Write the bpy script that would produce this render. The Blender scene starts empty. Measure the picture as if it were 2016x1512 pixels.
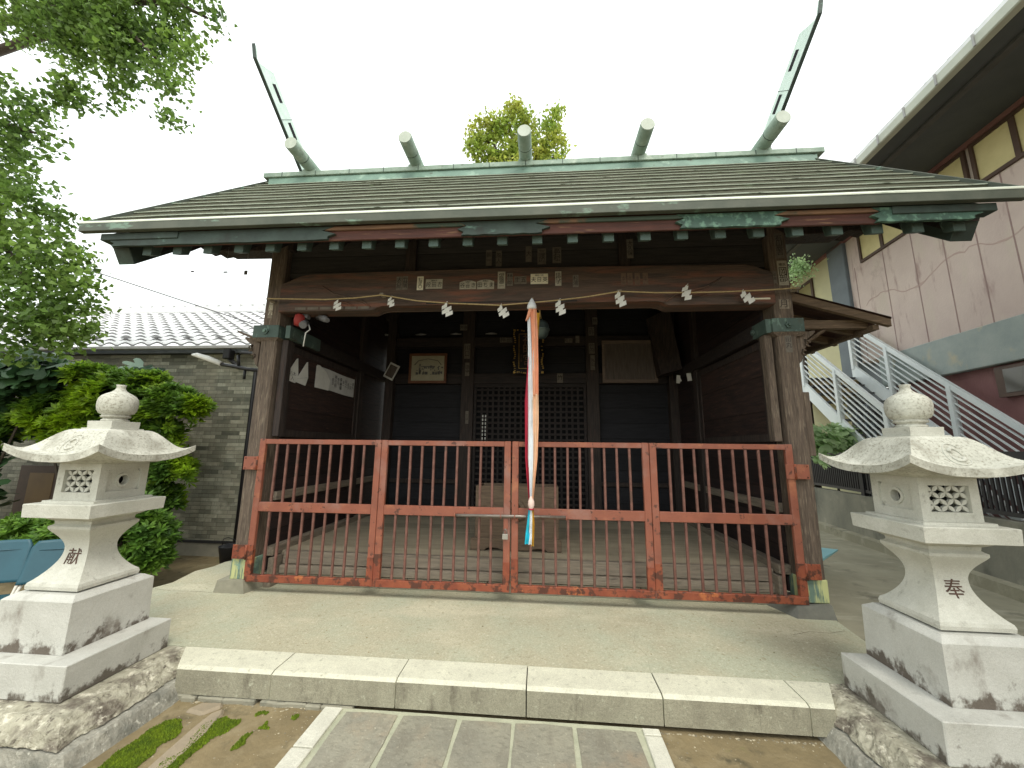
import bpy, bmesh, math, random
import numpy as np
from mathutils import Vector, Matrix, noise
random.seed(7); RNG = np.random.default_rng(7)
SC = bpy.context.scene
COL = SC.collection
# ------------------------------------------------------------------ camera
yaw, pitch, roll, F = -0.0783, 0.1674, 0.0120, 740.0
fw = Vector((math.sin(yaw)*math.cos(pitch), math.cos(yaw)*math.cos(pitch), math.sin(pitch)))
rt = Vector((math.cos(yaw), -math.sin(yaw), 0.0)); up = rt.cross(fw)
r2 = rt*math.cos(roll)+up*math.sin(roll); u2 = up*math.cos(roll)-rt*math.sin(roll)
cam = bpy.data.cameras.new('camera'); co = bpy.data.objects.new('camera', cam); COL.objects.link(co)
M = Matrix((r2, u2, -fw)).transposed().to_4x4(); M.translation = (0.2623, -3.4405, 1.2907)
co.matrix_world = M
cam.sensor_width = 36; cam.lens = 36*F/2016; cam.clip_start = 0.05; cam.clip_end = 500
SC.camera = co
# ------------------------------------------------------------------ sky, sun, exposure
SUN_EL, SUN_AZ = math.radians(58), math.radians(150)      # azimuth measured clockwise from +Y: front right of the hall
w = bpy.data.worlds.new('World'); SC.world = w; w.use_nodes = True
nt = w.node_tree; nt.nodes.clear()
sky = nt.nodes.new('ShaderNodeTexSky'); sky.sky_type = 'NISHITA'; sky.sun_disc = False
sky.sun_elevation = SUN_EL; sky.sun_rotation = SUN_AZ; sky.air_density = 1.5; sky.dust_density = 4
b1 = nt.nodes.new('ShaderNodeBackground'); b1.inputs[1].default_value = 0.05; nt.links.new(sky.outputs[0], b1.inputs[0])
tc = nt.nodes.new('ShaderNodeTexCoord'); nz = nt.nodes.new('ShaderNodeTexNoise'); nz.inputs['Scale'].default_value = 1.6; nz.inputs['Detail'].default_value = 4
nt.links.new(tc.outputs['Generated'], nz.inputs['Vector'])
cr = nt.nodes.new('ShaderNodeValToRGB'); cr.color_ramp.elements[0].color = (0.94, 0.975, 0.92, 1); cr.color_ramp.elements[1].color = (1.0, 1.02, 0.95, 1)
nt.links.new(nz.outputs[0], cr.inputs[0])
b2 = nt.nodes.new('ShaderNodeBackground'); b2.inputs[1].default_value = 1.12; nt.links.new(cr.outputs[0], b2.inputs[0])
ad = nt.nodes.new('ShaderNodeAddShader'); nt.links.new(b1.outputs[0], ad.inputs[0]); nt.links.new(b2.outputs[0], ad.inputs[1])
wo = nt.nodes.new('ShaderNodeOutputWorld'); nt.links.new(ad.outputs[0], wo.inputs[0])
sl = bpy.data.lights.new('sun', 'SUN'); sl.energy = 1.1; sl.angle = math.radians(22); sl.color = (1.0, 0.97, 0.88)
so = bpy.data.objects.new('sun', sl); COL.objects.link(so)
sd = Vector((math.sin(SUN_AZ)*math.cos(SUN_EL), math.cos(SUN_AZ)*math.cos(SUN_EL), math.sin(SUN_EL)))
so.rotation_euler = sd.to_track_quat('Z', 'Y').to_euler(); so.location = (0, -6, 12)
SC.view_settings.view_transform = 'Standard'; SC.view_settings.look = 'None'; SC.view_settings.exposure = 0.50; SC.view_settings.gamma = 1
SC.cycles.use_denoising = True; SC.cycles.max_bounces = 8
# ------------------------------------------------------------------ materials
def mk(name, c1, c2=None, scale=5, st=(1, 1, 1), spots=(), bump=None, rough=0.8, metal=0.0, planks=None, island=0, spec=0.3, detail=8, transl=None, ramp=(0.35, 0.65), pebble=None, bricks=None):
    m = bpy.data.materials.new(name); m.use_nodes = True; t = m.node_tree; N = t.nodes; L = t.links
    bs = N['Principled BSDF']; bs.inputs['Roughness'].default_value = rough; bs.inputs['Metallic'].default_value = metal
    bs.inputs['Specular IOR Level'].default_value = spec
    tc = N.new('ShaderNodeTexCoord')
    def noi(sc, s, dt=detail, off=0.0):
        mp = N.new('ShaderNodeMapping'); mp.inputs['Scale'].default_value = s; mp.inputs['Location'].default_value = (off, off*1.7, off*.6)
        L.new(tc.outputs['Object'], mp.inputs[0]); n = N.new('ShaderNodeTexNoise'); n.inputs['Scale'].default_value = sc; n.inputs['Detail'].default_value = dt
        n.inputs['Roughness'].default_value = .62
        L.new(mp.outputs[0], n.inputs['Vector']); return n.outputs[0]
    def rmp(src, a, b):
        mr = N.new('ShaderNodeMapRange'); mr.inputs[1].default_value = a; mr.inputs[2].default_value = b; L.new(src, mr.inputs[0]); return mr.outputs[0]
    def mix(f, a, b, mode='MIX'):
        mx = N.new('ShaderNodeMix'); mx.data_type = 'RGBA'; mx.blend_type = mode
        if isinstance(f, (int, float)): mx.inputs[0].default_value = f
        else: L.new(f, mx.inputs[0])
        for i, v in ((6, a), (7, b)):
            if isinstance(v, tuple): mx.inputs[i].default_value = (*v[:3], 1)
            else: L.new(v, mx.inputs[i])
        return mx.outputs[2]
    def mth(op, a, b=None, clamp=False):
        n = N.new('ShaderNodeMath'); n.operation = op; n.use_clamp = clamp
        for i, v in enumerate((a, b)):
            if v is None: continue
            if isinstance(v, (int, float)): n.inputs[i].default_value = v
            else: L.new(v, n.inputs[i])
        return n.outputs[0]
    col = tuple(c1)
    c2 = c2 or tuple(c*.8 for c in c1)
    hgt = None
    sep = N.new('ShaderNodeSeparateXYZ'); L.new(tc.outputs['Object'], sep.inputs[0])
    if bricks:
        bw, bh, cs, mort, ax = bricks
        cb = N.new('ShaderNodeCombineXYZ'); L.new(sep.outputs[ax], cb.inputs[0]); L.new(sep.outputs[2], cb.inputs[1])
        def bt(k, seedoff, w_=bw, ms=.002):
            b = N.new('ShaderNodeTexBrick'); b.inputs['Scale'].default_value = 1; b.inputs['Brick Width'].default_value = w_; b.inputs['Row Height'].default_value = bh
            b.inputs['Mortar Size'].default_value = ms; b.inputs['Color1'].default_value = (*cs[k], 1); b.inputs['Color2'].default_value = (*cs[k+1], 1); b.inputs['Mortar'].default_value = (*mort, 1)
            b.offset_frequency = 2; b.offset = .37; b.squash = .7; b.squash_frequency = 3
            mp = N.new('ShaderNodeMapping'); mp.inputs['Location'].default_value = (seedoff, 0, 0); L.new(cb.outputs[0], mp.inputs[0]); L.new(mp.outputs[0], b.inputs['Vector']); return b
        A = bt(0, 0); B = bt(2, .041, bw*1.3)
        col = mix(rmp(noi(2.2, (1, 1, 1)), .42, .58), A.outputs[0], B.outputs[0])
        col = mix(mth('MULTIPLY', A.outputs['Fac'], .8), col, mort)
        col = mix(mth('MULTIPLY', rmp(noi(scale, st), *ramp), .35), col, tuple(c1))
        hgt = mth('MULTIPLY', A.outputs['Fac'], -1.0)
    else:
        col = mix(rmp(noi(scale, st), *ramp), tuple(c1), tuple(c2))
    for k, sp in enumerate(spots):
        c, sc, lo, hi = sp[:4]; s = sp[4] if len(sp) > 4 else (1, 1, 1)
        nf = noi(sc, s, 10, 3.1*(k+1))
        if len(sp) > 5 and sp[5]:
            z0, z1 = sp[5]; nf = mth('ADD', nf, mth('MULTIPLY', mth('SUBTRACT', rmp(sep.outputs[2], z1, z0), 1.0), .42))
        f = rmp(nf, lo, hi)
        col = mix(f, col, tuple(c))
    if pebble:
        sc, amt = pebble
        v = N.new('ShaderNodeTexVoronoi'); v.inputs['Scale'].default_value = sc; L.new(tc.outputs['Object'], v.inputs['Vector'])
        g = N.new('ShaderNodeRGBToBW'); L.new(v.outputs['Color'], g.inputs[0])
        gg = mth('ADD', mth('MULTIPLY', g.outputs[0], amt), 1-amt*.5)
        cbn = N.new('ShaderNodeCombineColor')
        for i in range(3): L.new(gg, cbn.inputs[i])
        col = mix(1.0, col, cbn.outputs[0], 'MULTIPLY')
    if planks:
        ax, wd, dk = planks
        q = mth('DIVIDE', sep.outputs[ax], wd); fr = mth('FRACT', q); fl = mth('FLOOR', q)
        wn = N.new('ShaderNodeTexWhiteNoise'); wn.noise_dimensions = '1D'; L.new(fl, wn.inputs['W'])
        v = mth('ADD', mth('MULTIPLY', wn.outputs['Value'], .35), .8)
        gap = mth('MINIMUM', mth('MULTIPLY', fr, 30), mth('MULTIPLY', mth('SUBTRACT', 1.0, fr), 30), True)
        gap = mth('MINIMUM', gap, 1.0)
        v = mth('MULTIPLY', v, mth('ADD', mth('MULTIPLY', gap, 1-dk), dk))
        cbn = N.new('ShaderNodeCombineColor')
        for i in range(3): L.new(v, cbn.inputs[i])
        col = mix(1.0, col, cbn.outputs[0], 'MULTIPLY'); hgt = gap
    if island:
        g = N.new('ShaderNodeNewGeometry'); v = mth('ADD', mth('MULTIPLY', g.outputs['Random Per Island'], 2*island), 1-island)
        cbn = N.new('ShaderNodeCombineColor')
        for i in range(3): L.new(v, cbn.inputs[i])
        col = mix(1.0, col, cbn.outputs[0], 'MULTIPLY')
    L.new(col, bs.inputs['Base Color'])
    if bump:
        strg, sc = bump[:2]; s = bump[2] if len(bump) > 2 else st
        h = noi(sc, s, 8, 1.3)
        if hgt is not None: h = mth('ADD', h, mth('MULTIPLY', hgt, .8))
        bp = N.new('ShaderNodeBump'); bp.inputs['Strength'].default_value = strg; bp.inputs['Distance'].default_value = .01
        L.new(h, bp.inputs['Height']); L.new(bp.outputs[0], bs.inputs['Normal'])
    if transl:
        tr = N.new('ShaderNodeBsdfTranslucent'); L.new(col, tr.inputs[0]); ms = N.new('ShaderNodeMixShader'); ms.inputs[0].default_value = transl
        L.new(bs.outputs[0], ms.inputs[1]); L.new(tr.outputs[0], ms.inputs[2]); L.new(ms.outputs[0], N['Material Output'].inputs[0])
    return m
VG = (9, 9, .8); HGX = (.8, 9, 9); HGY = (9, .8, 9)      # grain directions
m_col = mk('weathered_post_wood', (.165, .125, .095), (.085, .066, .052), 7, VG, [((.30, .245, .18), 9, .54, .75, VG), ((.045, .035, .03), 14, .60, .72, (12, 12, .6))], (.9, 14, (12, 12, .6)), .85)
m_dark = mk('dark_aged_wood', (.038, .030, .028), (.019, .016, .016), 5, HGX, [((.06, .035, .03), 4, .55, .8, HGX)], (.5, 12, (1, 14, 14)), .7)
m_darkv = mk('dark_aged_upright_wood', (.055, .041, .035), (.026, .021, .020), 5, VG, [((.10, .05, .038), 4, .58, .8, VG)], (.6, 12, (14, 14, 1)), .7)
m_beam = mk('reddish_beam_wood', (.115, .078, .06), (.062, .048, .042), 3.5, (.7, 7, 7), [((.20, .085, .055), 3, .5, .7, (.5, 4, 4)), ((.05, .04, .035), 6, .55, .75, HGX)], (.6, 10, (1, 12, 12)), .75)
m_frieze = mk('grey_frieze_boards', (.065, .060, .058), (.042, .040, .041), 5, HGX, planks=(2, .17, .4), bump=(.4, 12, (1, 14, 14)), rough=.8)
m_panel = mk('side_panel_wood', (.058, .034, .028), (.026, .019, .018), 5, HGY, [((.13, .07, .05), 6, .60, .75, (9, 1.2, 12))], (.6, 14, (12, 1, 14)), .65, planks=(2, .33, .5))
m_wallb = mk('back_boards_flare_tinted', (.018, .018, .022), (.011, .011, .014), 5, HGX, planks=(2, .24, .45), bump=(.5, 12, (1, 14, 14)), rough=.7)  # interior darkness and bluish lens flare put into the board colour
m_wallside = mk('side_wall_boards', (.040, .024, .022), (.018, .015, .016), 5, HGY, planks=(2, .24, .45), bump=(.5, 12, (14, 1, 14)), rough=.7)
m_floor = mk('pale_floor_boards', (.46, .40, .29), (.36, .31, .23), 3, (.8, 5, 5), [((.16, .13, .10), 12, .66, .78, (2, 9, 9))], (.5, 14, (1, 12, 12)), .65, planks=(1, .24, .8))
m_sill = mk('weathered_sill_wood', (.30, .255, .20), (.20, .17, .135), 5, HGX, [((.08, .07, .06), 6, .58, .75, HGX)], (.7, 12, (1, 14, 14)), .8)
m_sillY = mk('weathered_side_sill_wood', (.29, .245, .19), (.19, .16, .125), 5, HGY, [((.08, .07, .06), 6, .58, .75, HGY)], (.7, 12, (14, 1, 14)), .8)
m_red = mk('red_soffit_wood', (.115, .048, .038), (.07, .035, .030), 4, HGX, [((.26, .15, .085), 5, .60, .72, HGX)], (.4, 10, HGX), .75)
m_cop = mk('verdigris_copper', (.085, .125, .108), (.055, .085, .075), 5, (1, 1, 1), [((.19, .29, .24), 7, .58, .70, (2, 2, 1)), ((.07, .075, .06), 5, .58, .72)], (.35, 12), .6, .15)
m_copd = mk('dark_copper', (.055, .080, .068), (.034, .048, .042), 5, (1, 1, 1), [((.12, .20, .165), 4, .62, .70, (1, 1, 2.5)), ((.035, .035, .030), 5, .55, .75)], (.35, 12), .6, .15)
m_copf = mk('eave_edge_copper', (.115, .125, .10), (.075, .09, .072), 3, (1, 1, 1), [((.19, .28, .22), 2.6, .58, .64, (1, 1, 2.5))], (.3, 12), .6, .15)
m_copl = mk('pale_ridge_copper', (.32, .40, .335), (.21, .29, .235), 6, (1, 1, 1), [((.45, .52, .44), 5, .55, .68), ((.13, .15, .11), 7, .60, .72)], (.3, 12), .55, .15)
m_lip = mk('pale_course_edge', (.60, .66, .55), (.42, .50, .40), 2.2, (1, 3, 3), [((.10, .12, .08), 3.5, .60, .66, (1, 5, 5))], None, .4)
m_roof = mk('mossy_roof_sheet', (.088, .088, .062), (.052, .056, .038), 5, (1, 3, 3), [((.13, .17, .10), 4, .60, .74, (1, 2, 2)), ((.03, .03, .024), 12, .55, .7, (1, 1, 1))], (.7, 26, (1, 1, 1)), .95, spec=.05)
GR = dict(bump=(.35, 60, (1, 1, 1)), rough=.85, pebble=(330, .22))
m_gran = mk('pale_granite', (.56, .56, .50), (.47, .47, .41), 6, spots=[((.27, .26, .22), 22, .60, .78), ((.62, .62, .56), 4, .55, .75)], **GR)
m_granhat = mk('lichen_granite', (.54, .54, .47), (.45, .45, .39), 6, spots=[((.27, .26, .21), 75, .50, .66), ((.30, .29, .24), 7, .50, .70), ((.60, .60, .53), 5, .56, .66)], **GR)
m_granstn = mk('stained_granite', (.53, .53, .49), (.45, .45, .41), 5, spots=[((.13, .115, .095), 14, .34, .46, (1, 1, .8), (-.02, .15)), ((.24, .22, .19), 5, .56, .72, (1, 1, .6))], **GR)
m_granlow = mk('rain_stained_granite', (.50, .49, .45), (.41, .40, .36), 5, spots=[((.17, .15, .125), 9, .44, .62, (1, 1, .7)), ((.12, .10, .085), 14, .40, .5, (1, 1, .6), (-.19, -.02))], **GR)
m_rough = mk('rough_hewn_stone', (.44, .42, .33), (.28, .265, .20), 14, spots=[((.14, .12, .095), 7, .50, .64), ((.10, .085, .065), 30, .56, .68), ((.62, .59, .48), 25, .56, .68)], bump=(1.0, 35, (1, 1, 1)), rough=.9)
m_batter = mk('battered_grey_stone', (.36, .345, .29), (.23, .225, .19), 26, spots=[((.16, .16, .135), 6, .48, .68), ((.50, .49, .42), 38, .58, .68)], bump=(1.0, 45, (1, 1, 1)), rough=.9)
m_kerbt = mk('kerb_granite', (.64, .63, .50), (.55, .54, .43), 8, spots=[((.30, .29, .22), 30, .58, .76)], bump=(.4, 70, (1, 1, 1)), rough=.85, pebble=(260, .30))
m_kerbf = mk('kerb_face_granite_shaded', (.33, .315, .235), (.25, .235, .175), 7, (1, 1, .5), [((.15, .135, .10), 18, .50, .66, (1, 1, .25), (.02, -.10)), ((.15, .135, .10), 12, .56, .72, (1, 1, .3)), ((.42, .42, .32), 24, .58, .72)], (.5, 70, (1, 1, 1)), .85, pebble=(220, .35))  # shade of the upright face put into the darker base colour, plus vertical stains
m_joint = mk('dark_joint', (.10, .095, .075), (.07, .065, .05), 9)
m_terr = mk('washed_concrete', (.47, .44, .315), (.40, .375, .27), 1.3, spots=[((.42, .43, .32), 1.7, .42, .60), ((.53, .50, .37), .9, .52, .66, (1, 2, 1)), ((.60, .58, .45), 45, .58, .70), ((.17, .14, .10), 90, .68, .75), ((.33, .31, .21), 28, .58, .70)], bump=(.6, 90, (1, 1, 1)), rough=.9, pebble=(120, .28))
m_path2 = mk('old_grey_concrete', (.33, .31, .225), (.25, .235, .17), 2, (1, 1, 1), [((.36, .34, .26), 4, .54, .68, (.6, 2, 1)), ((.12, .115, .085), 3.3, .58, .72)], (.6, 40, (1, 1, 1)), .9)
m_earth = mk('damp_earth', (.25, .195, .105), (.17, .135, .075), 3, spots=[((.27, .22, .13), 5, .52, .68), ((.10, .085, .05), 7, .56, .70), ((.17, .18, .06), 3, .60, .75)], bump=(.7, 30, (1, 1, 1)), rough=.95)
m_moss = mk('bright_moss', (.115, .165, .006), (.06, .10, .006), 18, island=.3, rough=.95)
m_flag = mk('grey_flagstone', (.30, .285, .22), (.235, .225, .18), 5, spots=[((.30, .25, .18), 2.1, .50, .62), ((.19, .18, .14), 30, .52, .72, (1, 1.6, 1)), ((.22, .205, .16), 9, .52, .66, (1, .4, 1)), ((.42, .40, .31), 55, .60, .74)], bump=(.9, 26, (1, 1, 1)), rough=.85, island=.09)
m_mortar = mk('pale_mortar', (.47, .47, .35), (.36, .37, .27), 9, bump=(.6, 40, (1, 1, 1)), rough=.95)
m_border = mk('white_granite_border', (.62, .61, .52), (.53, .52, .44), 9, spots=[((.33, .32, .27), 40, .62, .78)], bump=(.4, 70, (1, 1, 1)), rough=.85, pebble=(260, .25))
m_gate = mk('red_gate_paint', (.29, .098, .060), (.22, .075, .048), 5, spots=[((.28, .145, .115), 2.5, .54, .68), ((.10, .042, .03), 16, .60, .64), ((.38, .15, .08), 5, .55, .7)], bump=(.25, 30, (1, 1, 1)), rough=.5, spec=.4)
m_gater = mk('rusty_gate_paint', (.29, .085, .042), (.20, .052, .030), 7, spots=[((.09, .036, .024), 12, .50, .56), ((.40, .13, .05), 7, .62, .66)], bump=(.4, 30, (1, 1, 1)), rough=.6)
m_bar = mk('faded_red_bar', (.20, .095, .075), (.12, .052, .040), 7, (1, 1, 2), [((.11, .06, .045), 9, .56, .64)], (.2, 30), .5, spec=.4)
m_steel = mk('dull_steel', (.30, .27, .24), (.18, .15, .13), 9, (1, 6, 6), [((.12, .07, .05), 8, .58, .7)], (.2, 30), .4, .6)
m_lockm = mk('padlock_metal', (.42, .40, .36), (.33, .31, .28), 9, rough=.4, metal=.5)
m_paper = mk('white_paper', (.78, .78, .74), (.68, .68, .63), 9, rough=.9, transl=.15)
m_papero = mk('written_paper', (.62, .62, .60), (.52, .52, .50), 9, rough=.9)
m_sticker = mk('old_votive_sticker', (.40, .38, .31), (.30, .28, .23), 30, rough=.9)
m_stickf = mk('faded_votive_sticker', (.17, .15, .125), (.125, .11, .09), 30, rough=.9)
m_stickb = mk('fresh_votive_sticker', (.72, .69, .54), (.64, .60, .47), 30, rough=.9)
m_ink = mk('black_ink', (.018, .017, .016), (.012, .012, .012), 30, rough=.9)
m_inkf = mk('faded_ink', (.045, .04, .036), (.035, .03, .028), 30, rough=.9)
m_inkg = mk('grey_pencil_ink', (.17, .17, .17), (.12, .12, .12), 30, rough=.9)
m_engr = mk('brown_engraving', (.11, .065, .05), (.07, .045, .035), 30, rough=.9)
m_gold = mk('gilt', (.62, .42, .13), (.35, .22, .06), 30, rough=.35, metal=.5)
m_golddull = mk('dull_gilt', (.20, .115, .075), (.12, .07, .05), 30, rough=.5)
m_black = mk('black_lacquer', (.014, .012, .012), (.02, .016, .014), 9, rough=.3)
m_rope = mk('straw_cord', (.46, .36, .19), (.32, .24, .12), 60, rough=.9)
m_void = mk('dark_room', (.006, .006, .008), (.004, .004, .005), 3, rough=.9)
def plain(n, c, r=.7, **k): return mk(n, c, tuple(x*.85 for x in c), 12, rough=r, **k)
m_peach = plain('peach_cloth', (.80, .36, .22)); m_peachl = plain('pale_peach_cloth', (.82, .52, .34)); m_white = plain('white_cloth', (.78, .82, .86)); m_crim = plain('crimson_cloth', (.42, .022, .05))
m_yel = plain('yellow_cloth', (.62, .36, .04)); m_cyan = plain('cyan_cloth', (.02, .50, .66)); m_pink = plain('pink_cloth', (.80, .62, .56))
m_bell = mk('bronze_bell', (.13, .17, .16), (.08, .11, .11), 9, rough=.4, metal=.7)
m_pic = mk('aged_print', (.42, .40, .29), (.33, .31, .22), 5, rough=.6)
m_frame = mk('picture_frame_wood', (.19, .085, .045), (.13, .055, .03), 8, HGX, rough=.5)
m_board = mk('bare_board_wood', (.13, .108, .094), (.085, .07, .062), 6, VG, [((.16, .12, .09), 9, .56, .72, VG)], (.5, 12, VG), .8)
m_box = mk('offertory_box_wood', (.17, .125, .085), (.11, .078, .055), 6, HGX, [((.065, .045, .034), 8, .60, .75, HGX)], (.5, 12, HGX), .75)
m_leafg = mk('ginkgo_leaf', (.095, .175, .04), (.20, .31, .06), .9, island=.5, rough=.5, transl=.5, detail=2)
m_leafy = mk('yellowing_ginkgo_leaf', (.42, .44, .08), (.28, .40, .07), 1.2, island=.4, rough=.55, transl=.45, detail=2)
m_leafa = mk('azalea_leaf', (.07, .15, .022), (.12, .23, .025), 2, island=.45, rough=.5, transl=.4, detail=2, spots=[((.30, .46, .02), 1.6, .47, .60)])
m_leaff = mk('broad_fig_leaf', (.035, .085, .035), (.055, .115, .045), 3, island=.35, rough=.35, transl=.25, detail=2)
m_leafp = mk('pale_fig_leaf', (.34, .50, .24), (.42, .56, .28), 3, island=.35, rough=.4, transl=.35, detail=2)
m_bark = mk('bark', (.10, .08, .06), (.06, .05, .04), 8, VG, bump=(.9, 14, VG), rough=.9)
m_tile = mk('stacked_stone_tile', (.15, .15, .115), None, 9, spots=[], bricks=(.24, .062, [(.16, .155, .115), (.36, .34, .26), (.085, .09, .07), (.50, .49, .39)], (.06, .058, .045), 0), bump=(.8, 40, (1, 1, 3)), rough=.75)
m_rtile = mk('glazed_grey_roof_tile', (.78, .79, .80), (.68, .69, .71), 9, spots=[((.50, .50, .51), 5, .66, .8)], rough=.3, spec=.6, bump=(.1, 30))
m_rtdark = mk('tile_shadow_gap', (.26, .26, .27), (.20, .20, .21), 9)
m_gutter = mk('gutter_metal', (.38, .38, .38), (.30, .30, .30), 5, rough=.4)
m_found = mk('foundation_render', (.27, .25, .20), (.20, .19, .15), 4, rough=.9, bump=(.3, 40))
m_brownwin = mk('brown_window_frame', (.10, .062, .045), (.075, .048, .036), 8, rough=.5)
m_pinkw = mk('weathered_pink_render', (.53, .43, .395), (.63, .53, .475), 1.1, (1, 1, .8), [((.58, .50, .43), 1.7, .53, .66, (1.3, 1.3, .6)), ((.34, .235, .215), 3.6, .57, .72, (1.6, 1.6, .35)), ((.30, .21, .20), .9, .62, .75)], (.3, 40), .85)
m_maroon = mk('maroon_render', (.20, .095, .095), (.26, .14, .13), 2, (1, 1, .6), [((.52, .45, .33), 5, .70, .72)], (.3, 40), .8)
m_slate = mk('slate_blue_band', (.36, .40, .38), (.28, .33, .32), 3, (1, 1, 1), [((.46, .43, .32), 1.7, .58, .68, (1.5, 1.5, 1))], (.2, 40), .75)
m_pillar = mk('blue_grey_pillar', (.17, .20, .22), (.14, .165, .185), 3, rough=.7)
m_yellw = mk('pale_yellow_wall', (.58, .56, .34), (.50, .48, .31), 2, rough=.85)
m_tan = mk('tan_landing', (.45, .33, .17), (.38, .28, .15), 3, rough=.8)
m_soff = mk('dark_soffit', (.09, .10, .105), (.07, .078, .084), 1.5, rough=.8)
m_gut2 = mk('white_eave_gutter', (.50, .52, .45), (.42, .44, .38), 4, rough=.5)
m_winy = mk('yellow_window_pane', (.74, .66, .36), (.62, .55, .28), 2.5, spots=[((.62, .58, .35), 16, .68, .72)], rough=.25, spec=.6)  # plain yellow pane colour with some gloss, no emission
m_wind = mk('dark_window_pane', (.075, .07, .05), (.05, .045, .035), 2, rough=.15, spec=.7)
m_stair = mk('white_painted_steel', (.74, .79, .79), (.66, .72, .73), 4, spots=[((.36, .36, .33), 7, .66, .76)], rough=.45, spec=.5)
m_tread = mk('stair_tread', (.10, .10, .10), (.07, .07, .07), 5, rough=.7)
m_fence = mk('black_fence', (.012, .012, .014), (.018, .018, .02), 5, rough=.4)
m_cwall = mk('stained_concrete_wall', (.27, .26, .205), (.16, .16, .13), 1.8, (1, 1, .7), [((.36, .34, .27), 2.5, .58, .72), ((.06, .06, .05), 2.2, .58, .75, (1, 1, .5))], (.5, 30), .9)
m_chair = mk('teal_plastic', (.032, .105, .14), (.026, .085, .115), 4, rough=.42, spec=.4)
m_ivory = plain('ivory_metal', (.70, .66, .58), .5)
m_ltblue = mk('light_blue_sheet', (.25, .50, .55), (.20, .42, .48), 3, rough=.5)
m_ply = plain('pale_plywood', (.50, .36, .20), .8)
m_devred = plain('red_plastic', (.30, .035, .03), .6); m_devg = plain('grey_plastic', (.16, .16, .17), .4); m_lens = plain('lens_glass', (.45, .47, .47), .1)
m_lampw = plain('white_lamp_cover', (.72, .73, .70), .4)
m_canwood = mk('canopy_wood', (.17, .12, .08), (.11, .08, .055), 6, HGX, [((.27, .19, .12), 9, .55, .7, HGX)], (.6, 12, HGX), .8)
m_corr = mk('rusty_corrugated_sheet', (.10, .055, .045), (.06, .035, .03), 5, spots=[((.17, .09, .06), 6, .6, .75)], rough=.7)
m_plinth = mk('dark_plinth_stone', (.20, .20, .17), (.14, .14, .125), 7, spots=[((.30, .30, .25), 5, .6, .7)], bump=(.6, 30, (1, 1, 1)), rough=.85)
m_plinthl = mk('pale_plinth_stone', (.30, .285, .22), (.23, .22, .17), 7, spots=[((.15, .15, .12), 5, .6, .7)], bump=(.6, 30, (1, 1, 1)), rough=.85)
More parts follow.
